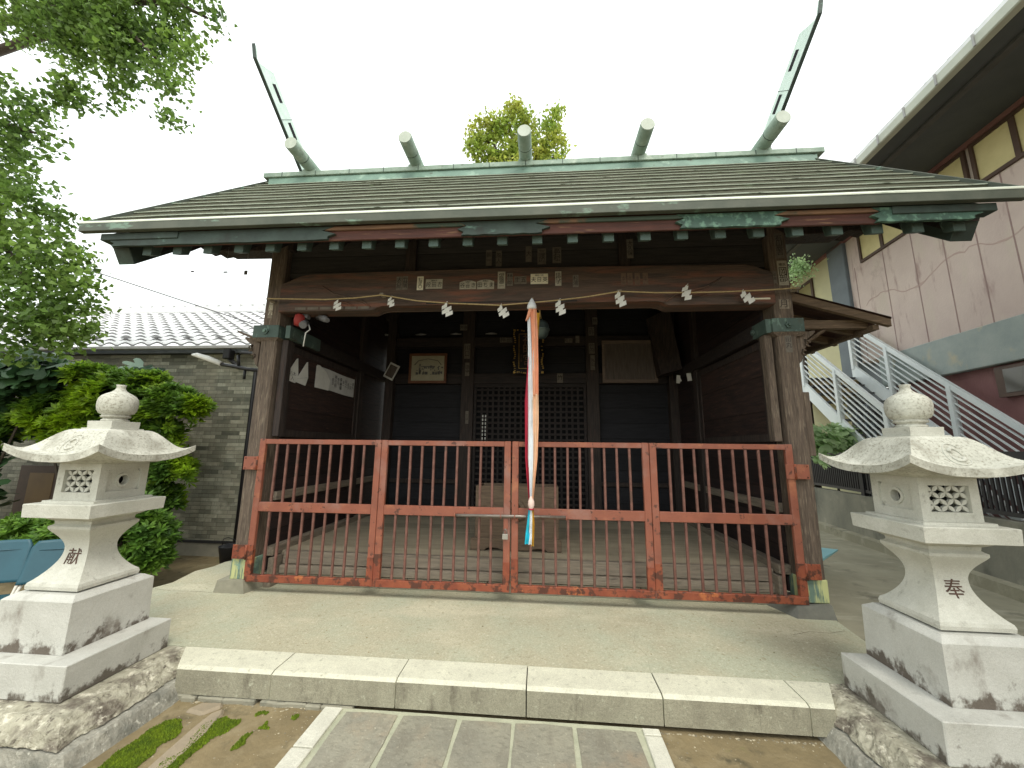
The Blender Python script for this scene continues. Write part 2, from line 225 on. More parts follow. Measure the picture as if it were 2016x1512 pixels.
# ------------------------------------------------------------------ mesh builder
class MB:
    def __init__(s, X=None): s.bm = bmesh.new(); s.X = X
    def _t(s, v): return s.X @ Vector(v) if s.X is not None else Vector(v)
    def box(s, x0, x1, y0, y1, z0, z1, bev=0, seg=1, rot=None, taper=None, mi=0):
        cs = [(x, y, z) for z in (z0, z1) for y in (y0, y1) for x in (x0, x1)]
        if taper:
            cx, cy = (x0+x1)/2, (y0+y1)/2
            cs = [(cx+(x-cx)*(taper if z == z1 else 1), cy+(y-cy)*(taper if z == z1 else 1), z) for x, y, z in cs]
        c = Vector(((x0+x1)/2, (y0+y1)/2, (z0+z1)/2))
        vs = []
        for q in cs:
            q = Vector(q)
            if rot is not None: q = rot @ (q-c)+c
            vs.append(s.bm.verts.new(s._t(q)))
        fs = [s.bm.faces.new([vs[i] for i in f]) for f in ((0, 2, 3, 1), (4, 5, 7, 6), (0, 1, 5, 4), (2, 6, 7, 3), (0, 4, 6, 2), (1, 3, 7, 5))]
        for f in fs: f.material_index = mi
        if bev:
            es = list({e for f in fs for e in f.edges})
            bmesh.ops.bevel(s.bm, geom=es, offset=bev, segments=seg, affect='EDGES', profile=.6)
        return s
    def hexa(s, bot, top):
        vs = [s.bm.verts.new(s._t(q)) for q in list(bot)+list(top)]; n = len(bot)
        s.bm.faces.new(vs[:n][::-1]); s.bm.faces.new(vs[n:])
        for i in range(n): s.bm.faces.new([vs[i], vs[(i+1) % n], vs[n+(i+1) % n], vs[n+i]])
        return s
    def prism(s, pts, axis, a, b, bev=0):
        def P(u, v, t): return {'x': (t, u, v), 'y': (u, t, v), 'z': (u, v, t)}[axis]
        A = [s.bm.verts.new(s._t(P(u, v, a))) for u, v in pts]; B = [s.bm.verts.new(s._t(P(u, v, b))) for u, v in pts]
        fs = [s.bm.faces.new(A), s.bm.faces.new(B[::-1])]; n = len(pts)
        for i in range(n): fs.append(s.bm.faces.new([A[(i+1) % n], A[i], B[i], B[(i+1) % n]]))
        if bev: bmesh.ops.bevel(s.bm, geom=list({e for f in fs for e in f.edges}), offset=bev, segments=1, affect='EDGES')
        return s
    def tube(s, pts, r, n=8, cap=True):
        pts = [Vector(p) for p in pts]; rs = r if isinstance(r, (list, tuple)) else [r]*len(pts); rings = []
        for i, p in enumerate(pts):
            d = (pts[min(i+1, len(pts)-1)]-pts[max(i-1, 0)]).normalized()
            a = d.cross(Vector((0, 0, 1)) if abs(d.z) < .9 else Vector((1, 0, 0))).normalized(); b = d.cross(a)
            rings.append([s.bm.verts.new(s._t(p+(a*math.cos(t)+b*math.sin(t))*rs[i])) for t in [2*math.pi*k/n for k in range(n)]])
        for i in range(len(rings)-1):
            for k in range(n):
                f = s.bm.faces.new([rings[i][k], rings[i][(k+1) % n], rings[i+1][(k+1) % n], rings[i+1][k]]); f.smooth = True
        if cap: s.bm.faces.new(rings[0][::-1]); s.bm.faces.new(rings[-1])
        return s
    def lathe(s, prof, cx, cy, n=28):
        rings = [[s.bm.verts.new(s._t((cx+r*math.cos(2*math.pi*k/n), cy+r*math.sin(2*math.pi*k/n), z))) for k in range(n)] for r, z in prof]
        for i in range(len(rings)-1):
            for k in range(n):
                f = s.bm.faces.new([rings[i][k], rings[i][(k+1) % n], rings[i+1][(k+1) % n], rings[i+1][k]]); f.smooth = True
        s.bm.faces.new(rings[0][::-1]); s.bm.faces.new(rings[-1]); return s
    def sqlathe(s, prof, cx, cy, smooth=False, rx=1, ry=1):       # square cross section swept through (half width, z)
        rings = [[s.bm.verts.new(s._t((cx+a*h*rx, cy+b*h*ry, z))) for a, b in ((-1, -1), (1, -1), (1, 1), (-1, 1))] for h, z in prof]
        for i in range(len(rings)-1):
            for k in range(4): s.bm.faces.new([rings[i][k], rings[i][(k+1) % 4], rings[i+1][(k+1) % 4], rings[i+1][k]])
        s.bm.faces.new(rings[0][::-1]); s.bm.faces.new(rings[-1]); return s
    def quad(s, a, b, c, d, sm=False):
        f = s.bm.faces.new([s.bm.verts.new(s._t(q)) for q in (a, b, c, d)]); f.smooth = sm; return s
    def grid(s, fn, nu, nv, sm=True, close=False):
        vs = [[s.bm.verts.new(s._t(fn(i/nu, j/nv))) for j in range(nv+1)] for i in range(nu+1)]
        for i in range(nu):
            for j in range(nv):
                f = s.bm.faces.new([vs[i][j], vs[i+1][j], vs[i+1][j+1], vs[i][j+1]]); f.smooth = sm
        return s
    def build(s, name, mat, parent=None, recalc=True):
        if recalc: bmesh.ops.recalc_face_normals(s.bm, faces=s.bm.faces)
        me = bpy.data.meshes.new(name)
        off = Vector(WO.get(parent.name, (0, 0, 0))) if parent is not None else Vector((0, 0, 0))
        for v in s.bm.verts: v.co -= off
        s.bm.to_mesh(me); s.bm.free()
        for m in (mat if isinstance(mat, (list, tuple)) else [mat]): me.materials.append(m)
        o = bpy.data.objects.new(name, me); COL.objects.link(o)
        if parent is not None: o.parent = parent; WO[o.name] = tuple(off)
        else: WO[o.name] = (0, 0, 0)
        return o
WO = {}
def tag(o, label=None, cat=None, group=None, kind=None):
    if label: o['label'] = label
    if cat: o['category'] = cat
    if group: o['group'] = group
    if kind: o['kind'] = kind
    return o
def thing(name, loc, label, cat, group=None):
    o = bpy.data.objects.new(name, None); COL.objects.link(o); o.location = loc; o.empty_display_size = .1; WO[o.name] = tuple(loc)
    return tag(o, label, cat, group)
def text(body, size, loc, rot, mat, parent, name='lettering', ext=.0004, sx=1.0, sp=.95, align='CENTER'):
    cu = bpy.data.curves.new('t', 'FONT'); cu.body = body; cu.size = size; cu.extrude = ext; cu.align_x = align; cu.align_y = 'CENTER'; cu.space_line = sp; cu.resolution_u = 3
    o = bpy.data.objects.new('t', cu); COL.objects.link(o)
    me = bpy.data.meshes.new_from_object(o.evaluated_get(bpy.context.evaluated_depsgraph_get()))
    bpy.data.objects.remove(o); bpy.data.curves.remove(cu)
    off = Vector(WO.get(parent.name, (0, 0, 0)))
    Mx = Matrix.Translation(Vector(loc)-off) @ rot.to_4x4() @ Matrix.Diagonal((sx, 1, 1, 1))
    me.transform(Mx); me.materials.clear(); me.materials.append(mat); me.name = name
    q = bpy.data.objects.new(name, me); COL.objects.link(q); q.parent = parent; WO[q.name] = tuple(off); return q
def Rm(x, y, z): # columns: text right, text up, normal
    return Matrix((Vector(x), Vector(y), Vector(z))).transposed()
FRONT = Rm((1, 0, 0), (0, 0, 1), (0, -1, 0))     # facing the camera side (-Y)
INNER_L = Rm((0, 1, 0), (0, 0, 1), (1, 0, 0))    # left wall, facing +X
def copy_tree(o, parent=None):
    c = o.copy(); COL.objects.link(c); c.parent = parent
    for ch in list(o.children): copy_tree(ch, c)
    return c
def nz3(x, y, z, s=1.0): return noise.noise(Vector((x*s, y*s, z*s)))
# ================================================================== ground
def gz(x, y):
    z = -.168+.006*nz3(x, y, 0, 3)
    if y > -.9:                                   # land behind the terrace: lower on the left, level on the right
        k = min(1, (y+.9)/.3)
        if x < 0: z -= .27*k*min(1, max(0, (-x-2.6)/.7))
        else: z += .14*k*min(1, max(0, (x-1.9)/.3))
    return z
xs = [-150, -60, -30, -18, -12, -9]+[-7+i*.25 for i in range(57)]+[9, 12, 18, 30, 60, 150]
ys = [-60, -20, -8]+[-4+i*.2 for i in range(45)]+[6, 8, 12, 20, 40, 80, 200]
g = MB(); vv = [[g.bm.verts.new((x, y, gz(x, y))) for y in ys] for x in xs]
for i in range(len(xs)-1):
    for j in range(len(ys)-1): g.bm.faces.new([vv[i][j], vv[i+1][j], vv[i+1][j+1], vv[i][j+1]]).smooth = True
tag(g.build('ground', m_earth), kind='structure')
# terrace slab, irregular on its left side
pts = [(-1.9, -.93), (2.4, -.93), (2.48, -.60), (2.49, -.42), (2.515, -.24), (2.54, -.08), (2.60, .10), (2.62, 3.0), (-2.7, 3.0), (-2.95, 1.6), (-3.12, .95)]
pts += [(-3.24+.03*math.sin(k*2.1)+.02*math.sin(k*5.3), .75-k*.16) for k in range(10)]+[(-3.22, -.93)]
b = MB(); A = [b.bm.verts.new((x, y, 0)) for x, y in pts]; B = [b.bm.verts.new((x-.0, y, -.30)) for x, y in pts]
b.bm.faces.new(A)
for i in range(len(pts)): b.bm.faces.new([A[i], A[(i+1) % len(pts)], B[(i+1) % len(pts)], B[i]])
tag(b.build('terrace', m_terr), kind='structure')
b = MB()
for P in ([(-2.62, -.085), (-2.80, -.07), (-3.0, -.085), (-3.2, -.06)], [(2.05, -.36), (2.2, -.30), (2.33, -.31), (2.47, -.26)], [(.9, -.93), (.93, -.75), (.88, -.6), (.92, -.48)]):
    for (xa, ya), (xb, yb) in zip(P, P[1:]): b.quad((xa, ya-.002, .0015), (xb, yb-.001, .0015), (xb, yb+.002, .0015), (xa, ya+.001, .0015))
tag(b.build('terrace_crack', m_joint), kind='structure')
# concrete yard on the right of the hall
b = MB()
def yard(u, v):
    y = -1.3+v*9; x = 2.35+u*(2.75+.13*(y+.6)+.2)
    return (x, y, -.012-.010*u+.006*nz3(x, y, 1, 2.0))
b.grid(yard, 24, 50); tag(b.build('yard', m_path2), kind='structure')
# granite kerb along the terrace front: separate stones, chamfered nose
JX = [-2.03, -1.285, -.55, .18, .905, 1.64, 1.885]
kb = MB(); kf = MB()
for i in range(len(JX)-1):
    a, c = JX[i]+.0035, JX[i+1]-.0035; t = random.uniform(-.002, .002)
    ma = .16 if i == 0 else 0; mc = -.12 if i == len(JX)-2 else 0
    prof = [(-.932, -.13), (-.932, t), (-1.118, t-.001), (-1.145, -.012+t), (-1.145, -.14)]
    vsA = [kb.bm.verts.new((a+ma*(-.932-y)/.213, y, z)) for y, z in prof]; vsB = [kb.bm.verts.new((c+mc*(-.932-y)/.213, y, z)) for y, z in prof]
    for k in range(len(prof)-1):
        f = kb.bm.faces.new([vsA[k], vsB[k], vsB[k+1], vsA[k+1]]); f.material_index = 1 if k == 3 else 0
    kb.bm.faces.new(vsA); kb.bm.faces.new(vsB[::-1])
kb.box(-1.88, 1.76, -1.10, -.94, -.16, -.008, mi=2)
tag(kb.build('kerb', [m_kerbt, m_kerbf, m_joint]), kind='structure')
# broken footing under the kerb
b = MB()
for i in range(16):
    x = -2.02+i*.075+random.uniform(-.02, .02); h = random.uniform(.02, .035)
    b.box(x, x+random.uniform(.07, .12), -1.15-random.uniform(0, .012), -1.06, -.185, -.141+random.uniform(-.006, 0), bev=.006, rot=Matrix.Rotation(random.uniform(-.12, .12), 3, 'Z'))
tag(b.build('kerb_footing', m_plinthl), kind='structure')
# paved approach path
b = MB(); b.box(-.935, .87, -6, -1.15, -.2, -.152); pb = tag(b.build('path', m_mortar), kind='structure')
b = MB(); xs_ = [-.815, -.50, -.18, .115, .435, .765]
for c in range(5):
    y = -1.165; k = 0
    while y > -5:
        L_ = .62 if k else (.45, .52, .48, .55, .5)[c]
        x0, x1 = xs_[c]+.014, xs_[c+1]-.014
        j = lambda: random.uniform(-.005, .005)
        P = [(x0+j(), y-.018), (x0-.004+j(), y-L_*.4), (x0+j(), y-L_+.016), ((x0+x1)/2, y-L_+.010+j()), (x1+j(), y-L_+.016), (x1+.004+j(), y-L_*.5), (x1+j(), y-.018), ((x0+x1)/2, y-.014+j())]
        b.prism(P, 'z', -.19, -.148+random.uniform(-.002, .002), bev=.003); y -= L_; k += 1
tag(b.build('path_flagstones', m_flag), kind='structure')
b = MB()
for x0, x1, brk in ((-.935, -.835, [-1.16, -1.45, -2.1, -2.8, -3.6, -4.5]), (.785, .87, [-1.16, -1.215, -1.8, -2.5, -3.2, -4.2])):
    for k in range(5): b.box(x0, x1, brk[k+1]+.005, brk[k]-.005, -.19, -.140, bev=.003)
tag(b.build('path_border', m_border), kind='structure')
# moss and long flat stones
def blob2d(n, name, polys, mat, z, cnt, sz, kind=None):
    b = MB()
    for P in polys:
        P = np.array(P); c = P.mean(0); mn, mx = P.min(0), P.max(0)
        def inside(q):
            r = False
            for i in range(len(P)):
                x1, y1 = P[i]; x2, y2 = P[i-1]
                if (y1 > q[1]) != (y2 > q[1]) and q[0] < (x2-x1)*(q[1]-y1)/(y2-y1)+x1: r = not r
            return r
        k = 0
        area = (mx-mn).prod()
        while k < cnt*area*60:
            k += 1; q = mn+(mx-mn)*RNG.random(2)
            q2 = q+.035*np.array([nz3(q[0], q[1], 5, 14), nz3(q[0], q[1], 9, 14)])
            if not inside(q2): continue
            h = sz*random.uniform(.5, 1.2); zz = gz(*q)+.002
            a = random.uniform(0, 6.3); r = h*.7
            b.bm.faces.new([b.bm.verts.new((q[0]+r*math.cos(a+t), q[1]+r*math.sin(a+t), zz)) for t in (0, 2.1, 4.2)])
            ap = b.bm.verts.new((q[0]+random.uniform(-r, r)*.5, q[1]+random.uniform(-r, r)*.5, zz+h*.9))
            vs = list(b.bm.faces)[-1:] if False else None
            b.bm.faces.ensure_lookup_table(); f = b.bm.faces[-1]; V = list(f.verts)
            for i in range(3): b.bm.faces.new([V[i], V[(i+1) % 3], ap])
    return b.build(name, mat, recalc=False)
mossP = [[(-1.72, -1.9), (-1.76, -1.45), (-1.75, -1.37), (-1.67, -1.30), (-1.62, -1.34), (-1.57, -1.42), (-1.59, -1.5), (-1.52, -1.9)],
         [(-1.44, -1.9), (-1.47, -1.46), (-1.51, -1.36), (-1.46, -1.25), (-1.35, -1.27), (-1.32, -1.33), (-1.38, -1.4), (-1.39, -1.51), (-1.36, -1.9)],
         [(-1.24, -1.47), (-1.24, -1.36), (-1.22, -1.34), (-1.19, -1.43)], [(-1.22, -1.30), (-1.17, -1.27), (-1.15, -1.32)], [(-1.10, -1.22), (-1.05, -1.21), (-1.07, -1.25)], [(-1.3, -1.21), (-1.24, -1.20), (-1.26, -1.24)]]
tag(blob2d(0, 'moss', mossP, m_moss, -.165, 900, .011), kind='stuff', label='bright green moss growing in streaks beside the left stone base')
b = MB()
for P in ([(-1.40, -1.9), (-1.44, -1.39), (-1.47, -1.24), (-1.50, -1.20), (-1.54, -1.25), (-1.53, -1.36), (-1.50, -1.9)], [(-1.66, -1.17), (-1.54, -1.16), (-1.52, -1.19), (-1.58, -1.26), (-1.70, -1.24)]):
    b.prism(P, 'z', -.2, -.155, bev=.012)
tag(b.build('flat_stone', mk('tan_flat_stone', (.33, .27, .19), (.25, .21, .15), 6, bump=(.7, 30, (1, 1, 1)))), 'low tan flat stones set in the earth between moss streaks', 'stone')
b = MB(); rp_ = random.Random(11)
def pebble(x, y, z, r):
    v = [b.bm.verts.new((x+r*rp_.uniform(.7, 1.3)*math.cos(a), y+r*rp_.uniform(.7, 1.3)*math.sin(a), z)) for a in (0, 1.25, 2.5, 3.77, 5.0)]
    t = b.bm.verts.new((x+r*rp_.uniform(-.3, .3), y+r*rp_.uniform(-.3, .3), z+r*.55))
    for i in range(5): b.bm.faces.new([v[i], v[(i+1) % 5], t])
for k in range(1500):
    sd_ = rp_.random() < .55
    x = rp_.uniform(-1.75, -.96) if sd_ else rp_.uniform(.89, 1.75); y = -1.17-rp_.random()**1.3*.9
    pebble(x, y, gz(x, y)-.001, rp_.choice((.0015, .002, .003, .003, .006)))
for k in range(420):
    x = rp_.uniform(-1.8, 1.8); y = -1.149-abs(rp_.gauss(0, .006)); 
    if -.93 < x < .87: continue
    pebble(x, y, gz(x, y), rp_.uniform(.003, .009))
tag(b.build('gravel_bits', mk('small_gravel', (.34, .30, .21), (.22, .19, .13), 60, island=.45, rough=.9)), kind='stuff', label='loose grit and tiny pebbles scattered on the bare earth beside the paved path')
b = MB()
for k in range(46):
    x = rp_.uniform(-2.0, 2.2); y = rp_.uniform(-.9, .1); r = rp_.uniform(.004, .010); a = rp_.uniform(0, 6.3); z = .0015
    b.bm.faces.new([b.bm.verts.new((x+r*math.cos(a+t)*(1 if t in (0, 3.14) else .45), y+r*math.sin(a+t)*(1 if t in (0, 3.14) else .45), z+(.003 if t == 1.57 else 0))) for t in (0, 1.57, 3.14, 4.71)])
tag(b.build('leaf_litter', mk('dry_litter', (.16, .11, .05), (.24, .20, .08), 60, island=.4, rough=.9)), kind='stuff', label='few tiny dry leaf fragments lying on the pale terrace')
# ================================================================== shrine hall
H = thing('shrine_hall', (.05, 1.2, 0), 'open fronted dark wooden shrine hall with green copper roof and crossed ridge finials', 'shrine')
# pillars
def pillar(cx, w0, pl, y0=-.03):
    z0 = .10
    o = MB().box(cx-w0, cx+w0, y0, y0+.2, z0, 3.42, bev=.014).build('pillar', m_col, H)
    MB().box(cx-w0-.006, cx+w0+.006, y0-.006, y0+.206, .10, .275, bev=.006).build('copper_shoe', m_shoe, o)
    return o
m_shoe = mk('streaked_copper_shoe', (.16, .24, .19), (.10, .15, .13), 5, (1, 1, 1), [((.50, .52, .25), 9, .46, .54, (2.2, 2.2, .25)), ((.22, .34, .27), 12, .55, .66)], (.3, 20), .55)
pl = pillar(-2.435, .085, 'l'); pr_ = pillar(2.455, .082, 'r')
b = MB(); b.hexa([(-2.62, -.085, -.01), (-2.33, -.085, -.01), (-2.27, .22, -.01), (-2.64, .22, -.01)], [(-2.60, -.075, .10), (-2.36, -.075, .105), (-2.31, .22, .105), (-2.62, .22, .10)])
b.build('pillar_base', m_plinthl, H)
b = MB(); b.hexa([(2.25, -.085, -.01), (2.55, -.085, -.01), (2.60, .22, -.01), (2.15, .22, -.01)], [(2.29, -.07, .085), (2.53, -.07, .10), (2.56, .22, .10), (2.20, .22, .09)])
b.build('pillar_base', m_plinth, H)
# vertical split in the right pillar face, door guide posts
for sx in (-1, 1):
    X = sx*2.305+.012
    MB().box(X-.032, X+.032, .02, .10, 1.37, 2.33, bev=.004).build('guide_post', m_col if sx > 0 else m_darkv, H)
# rainbow beam with notched ends
def beampts():
    P = [(-2.36, 2.60), (-1.40, 2.60), (-1.37, 2.605), (-1.33, 2.64), (-1.28, 2.65), (1.33, 2.65), (1.38, 2.64), (1.42, 2.605), (1.45, 2.60), (2.38, 2.60)]
    P += [(2.38, 2.90), (2.34, 2.905), (2.28, 2.935), (2.22, 2.975), (2.14, 2.99), (0, 3.005), (-2.06, 2.99), (-2.16, 2.975), (-2.22, 2.935), (-2.30, 2.90), (-2.36, 2.895)]
    return P
bo = MB().prism(beampts(), 'y', -.05, .13, bev=.008).build('tie_beam', m_beam, H)
# carved scroll lines at both beam ends
for sx in (-1, 1):
    b = MB(); cx = sx*1.62
    b.tube([(cx-sx*.22, -.054, 2.63), (cx-sx*.12, -.056, 2.70), (cx, -.056, 2.73), (cx+sx*.16, -.056, 2.77), (cx+sx*.30, -.055, 2.86)], [.006, .012, .014, .011, .004], 6)
    b.tube([(cx-sx*.05, -.054, 2.64), (cx+sx*.03, -.056, 2.68), (cx+sx*.16, -.056, 2.70)], [.005, .010, .004], 6)
    b.build('carved_scroll', m_beam, bo)
MB().box(-2.35, 2.37, .05, .09, 3.0, 3.655).build('frieze_boards', m_frieze, H)
for x in (-1.05, 1.07): MB().box(x-.055, x+.055, .0, .05, 3.004, 3.45, bev=.006).build('frieze_strut', m_darkv, H)
# wall plate on the pillars, carved ends left and right
def kp(sx):
    return [(sx*2.30, 3.28), (sx*3.06, 3.29), (sx*3.11, 3.32), (sx*3.18, 3.30), (sx*3.25, 3.36), (sx*3.32, 3.33), (sx*3.42, 3.42), (sx*3.42, 3.50), (sx*2.30, 3.50)]
MB().box(-2.30, 2.30, -.02, .16, 3.38, 3.50, bev=.004).build('wall_plate', m_dark, H)
for sx in (-1, 1): MB().prism(kp(sx), 'y', -.02, .16, bev=.005).build('wall_plate_end', m_darkv, H)
for y in (1.2, 2.5):
    for sx in (-1, 1): MB().box(min(sx*2.2, sx*3.35), max(sx*2.2, sx*3.35), y-.08, y+.08, 3.38 if y > 2 else 4.55, 3.52 if y > 2 else 4.70, bev=.005).build('purlin_end', m_darkv, H)
# ---- roof
RX0, RX1 = -3.61, 3.625; SL = .985
def rz(y): return 3.105+(y+.8)*SL if y <= 1.2 else 3.105+(3.2-y)*SL
NC = 12
b = MB(); lp = MB()
for side in (0, 1):
    for k in range(NC):
        ya = -.8+k*(1.98/NC); yb = -.8+(k+1)*(1.98/NC)+.02
        def fy(y): return y if side == 0 else 2.4-y
        nx = 60; inset = .0
        prev = None
        for i in range(nx+1):
            x = RX0+inset+(RX1-RX0-2*inset)*i/nx
            wv = .003*nz3(x*1.2, k*3.1, side, 1)+.0015*nz3(x*5, k*5.1, side, 1)
            lift = .020+.003*nz3(x*1.4, k*7.7, 2+side, 1)
            za, zb = rz(ya)+lift+wv, rz(min(yb, 1.2))+.004
            q = [b.bm.verts.new((x, fy(ya-wv), za-.030)), b.bm.verts.new((x, fy(ya-wv), za)), b.bm.verts.new((x, fy(yb), zb))]
            l = [lp.bm.verts.new((x, fy(ya-wv-.004), za-.003)), lp.bm.verts.new((x, fy(ya-wv-.007), za+.003)), lp.bm.verts.new((x, fy(ya-wv+.012), za+.018))]
            if prev:
                for t in range(2): b.bm.faces.new([prev[0][t], q[t], q[t+1], prev[0][t+1]])
                for t in range(2): lp.bm.faces.new([prev[1][t], l[t], l[t+1], prev[1][t+1]])
            prev = (q, l)
roof = b.build('roof', m_roof, H)
lp.build('course_edge', m_lip, roof)
# under-deck and verge
b = MB()
for x0, x1 in ((RX0+.01, RX1-.01),):
    P = [(-.79, 3.05), (-.79, 3.10), (1.2, 5.06), (3.19, 3.10), (3.19, 3.05), (1.2, 4.97)]
    b.prism(P, 'x', x0, x1)
b.build('roof_deck', m_copd, roof)
for X_ in (RX0, RX1):
    b = MB(); b.prism([(-.80, 3.085), (-.80, 3.15), (1.2, 5.12), (3.2, 3.15), (3.2, 3.085), (1.2, 5.02)], 'x', X_-.012, X_+.012); b.build('verge_trim', m_copf, roof)
# eave fascia: bright top strip, copper face, lower strip
b = MB().box(RX0, RX1, -.835, -.79, 3.035, 3.106, bev=.003).build('eave_edge', m_copf, roof)
lb = MB()
prev = None
for i in range(61):
    x = RX0+(RX1-RX0)*i/60; wv = .004*nz3(x*1.7, 0, 3, 1)
    q = [lb.bm.verts.new((x, -.838+wv, 3.104)), lb.bm.verts.new((x, -.838+wv, 3.114)), lb.bm.verts.new((x, -.817+wv, 3.137))]
    if prev:
        for t in range(2): lb.bm.faces.new([prev[t], q[t], q[t+1], prev[t+1]])
    prev = q
lb.build('eave_lip', mk('bright_eave_lip', (.66, .70, .60), (.58, .62, .52), 3, spots=[((.35, .40, .32), 4, .62, .70, (1, 3, 3))], rough=.45), roof)
for a_, c_ in ((RX0+.16, -2.75), (2.78, RX1-.16)): MB().box(a_, c_, -.79, -.70, 2.975, 3.034, bev=.003).build('lower_eave_strip', m_copd, roof)
MB().box(-2.74, 2.77, -.775, -.755, 3.005, 3.036, bev=.003).build('eave_batten', mk('ochre_batten_wood', (.26, .155, .095), (.16, .095, .065), 3, HGX, [((.07, .10, .08), 1.5, .5, .56)], rough=.8), roof)
# red and patinated boards over the rafter tips
b = MB().box(-3.0, 2.72, -.755, -.735, 2.925, 3.06, bev=.003); b.build('eave_board', m_red, roof)
segs = [(-3.35, -1.45), (-.36, .27), (1.30, 2.02), (2.67, 3.32)]
for a, c in segs:
    n = 14; P = []
    for i in range(n+1): P.append((a+(c-a)*i/n, 2.923+.003*math.sin(i*1.9)))
    P2 = [(x+.03*math.sin(k*2.3), z) for k, (x, z) in enumerate([(c, 2.95), (c+.04, 2.97), (c-.02, 3.0), (c+.03, 3.034)])]
    P3 = [(a-.02, 3.034), (a+.04, 3.0), (a-.03, 2.975), (a+.02, 2.95)]
    MB().prism(P+P2+P3, 'y', -.780, -.7555).build('copper_patch', m_copd if a < 1 else mk('green_stained_copper', (.06, .125, .095), (.04, .075, .06), 6, spots=[((.13, .24, .18), 14, .5, .6)], rough=.6), roof)
# rafters with copper capped tips
raf = None
RS = .2775
for k in range(24):
    x = -3.09+k*RS*.998
    if raf is None:
        b = MB(); 
        P = [(-.655, 2.91), (1.2, 4.775), (1.2, 4.86), (-.655, 2.995)]
        b.prism(P, 'x', x-.028, x+.028)
        raf = b.build('rafter', m_dark, roof)
        P = [(-.715, 2.868), (-.64, 2.90), (-.62, 3.0), (-.715, 2.96)]
        cap = MB().prism(P, 'x', x-.040, x+.040, bev=.004).build('rafter_cap', m_cop, raf)
        base = x
    else:
        r_ = raf.copy(); COL.objects.link(r_); r_.location.x += x-base
        c_ = cap.copy(); COL.objects.link(c_); c_.parent = r_
# soffit boards between rafters
P = [(-.73, 2.935), (1.2, 4.865), (3.13, 2.935), (3.13, 2.95), (1.2, 4.88), (-.73, 2.95)]
MB().prism(P, 'x', -3.4, 3.4).build('soffit_boards', m_dark, roof)
# barge boards with deep copper capped feet
for sx, X in ((-1, -3.33), (1, 3.36)):
    X = sx*3.345
    P = [(-.75, 3.03), (-.64, 2.84), (-.20, 3.25), (.6, 4.03), (1.2, 4.62), (1.2, 4.95), (.3, 4.05), (-.6, 3.16)]
    o = MB().prism(P, 'x', X-.045, X+.045, bev=.004).build('barge_board', m_dark, roof)
    P = [(-.765, 3.04), (-.645, 2.825), (-.18, 3.255), (-.30, 3.46)]
    MB().prism(P, 'x', X-.075, X+.075, bev=.004).build('barge_cap', m_copd, o)
# ridge cap
rc = MB().box(-3.57, 3.76, .93, 1.47, 4.935, 5.005, bev=.006).build('ridge_cap', m_copl, roof)
b = MB(); b.hexa([(-3.42, .86, 4.72), (3.60, .86, 4.72), (3.60, 1.54, 4.72), (-3.42, 1.54, 4.72)], [(-3.50, .955, 4.934), (3.68, .955, 4.934), (3.68, 1.445, 4.934), (-3.50, 1.445, 4.934)])
b.build('ridge_body', m_copp if False else mk('ridge_side_copper', (.17, .27, .215), (.12, .19, .155), 5, spots=[((.30, .42, .34), 4, .56, .68), ((.08, .09, .07), 8, .62, .72)], rough=.6), roof)
b = MB()
for k in range(15): b.box(-3.3+k*.48, -3.292+k*.48, .9275, .94, 4.937, 5.003)
b.build('ridge_seam', m_copd, rc)
for x in (-2.93, -1.43, .06, 1.53, 3.06):
    lg = MB().tube([(x, .56, 5.10), (x, 1.9, 5.10)], .085, 24).build('ridge_log', m_copl, roof)
    b = MB().tube([(x, .552, 5.10), (x, .56, 5.10)], .080, 24).build('log_end', mk('pale_log_end', (.52, .57, .50), (.42, .47, .40), 9, rough=.5), lg)
    MB().box(x-.095, x+.095, .95, 1.45, 5.004, 5.05, bev=.004).build('log_seat', m_copl, lg)
    b = MB(); b.tube([(x, .80, 5.10), (x, .808, 5.10)], .0865, 24); b.build('log_band', m_copd, lg)
# crossed finials
m_fin = mk('bright_verdigris_plank', (.62, .74, .68), (.50, .62, .56), 5, (1, 2, 2), [((.24, .33, .28), 6, .60, .72)], (.2, 14), .5)
for sx, X in ((-1, -3.12), (1, 3.17)):
    E_ = 1.345 if sx < 0 else 1.375
    def Fp(q, w_): return (1.155-.7071*q+.7071*w_, 5.045+.7071*q+.7071*w_)
    def shear(o, X=X, sx=sx):
        for v in o.data.vertices: v.co.x += sx*.138*(v.co.z-5.0)
        return o
    for d in (1,):
        P = [Fp(-.10, 0), Fp(E_, 0), (Fp(E_, 0)[0]-.015, Fp(E_, 0)[1]+.19), (Fp(E_, 0)[0]+.02, Fp(E_, 0)[1]+.17), Fp(E_-.01, .03), Fp(E_-.05, .03), Fp(E_-.12, .33), Fp(-.10, .33)]
        fo = shear(MB().prism(P, 'x', X-.017, X+.017, bev=.003).build('crossed_finial', m_fin, roof))
        for q in (.58, 1.0):
            Q = [Fp(q-.10, .16), Fp(q+.10, .16), Fp(q+.10, .24), Fp(q-.10, .24)]
            shear(MB().prism(Q, 'x', X-.020, X+.020).build('wind_slot', m_void, fo))
        Q = [Fp(-.10, -.006), Fp(E_+.003, -.006), (Fp(E_, 0)[0]-.022, Fp(E_, 0)[1]+.19), (Fp(E_, 0)[0]-.012, Fp(E_, 0)[1]+.19), Fp(E_-.005, .012), Fp(-.10, .012)]
        shear(MB().prism(Q, 'x', X-.020, X+.020).build('finial_edge', m_copd, fo))
        b = MB(); b.prism([Fp(.71, -.001), Fp(.716, -.001), Fp(.716, .332), Fp(.71, .332)], 'x', X-.019, X+.019); shear(b.build('finial_joint', m_copd, fo))
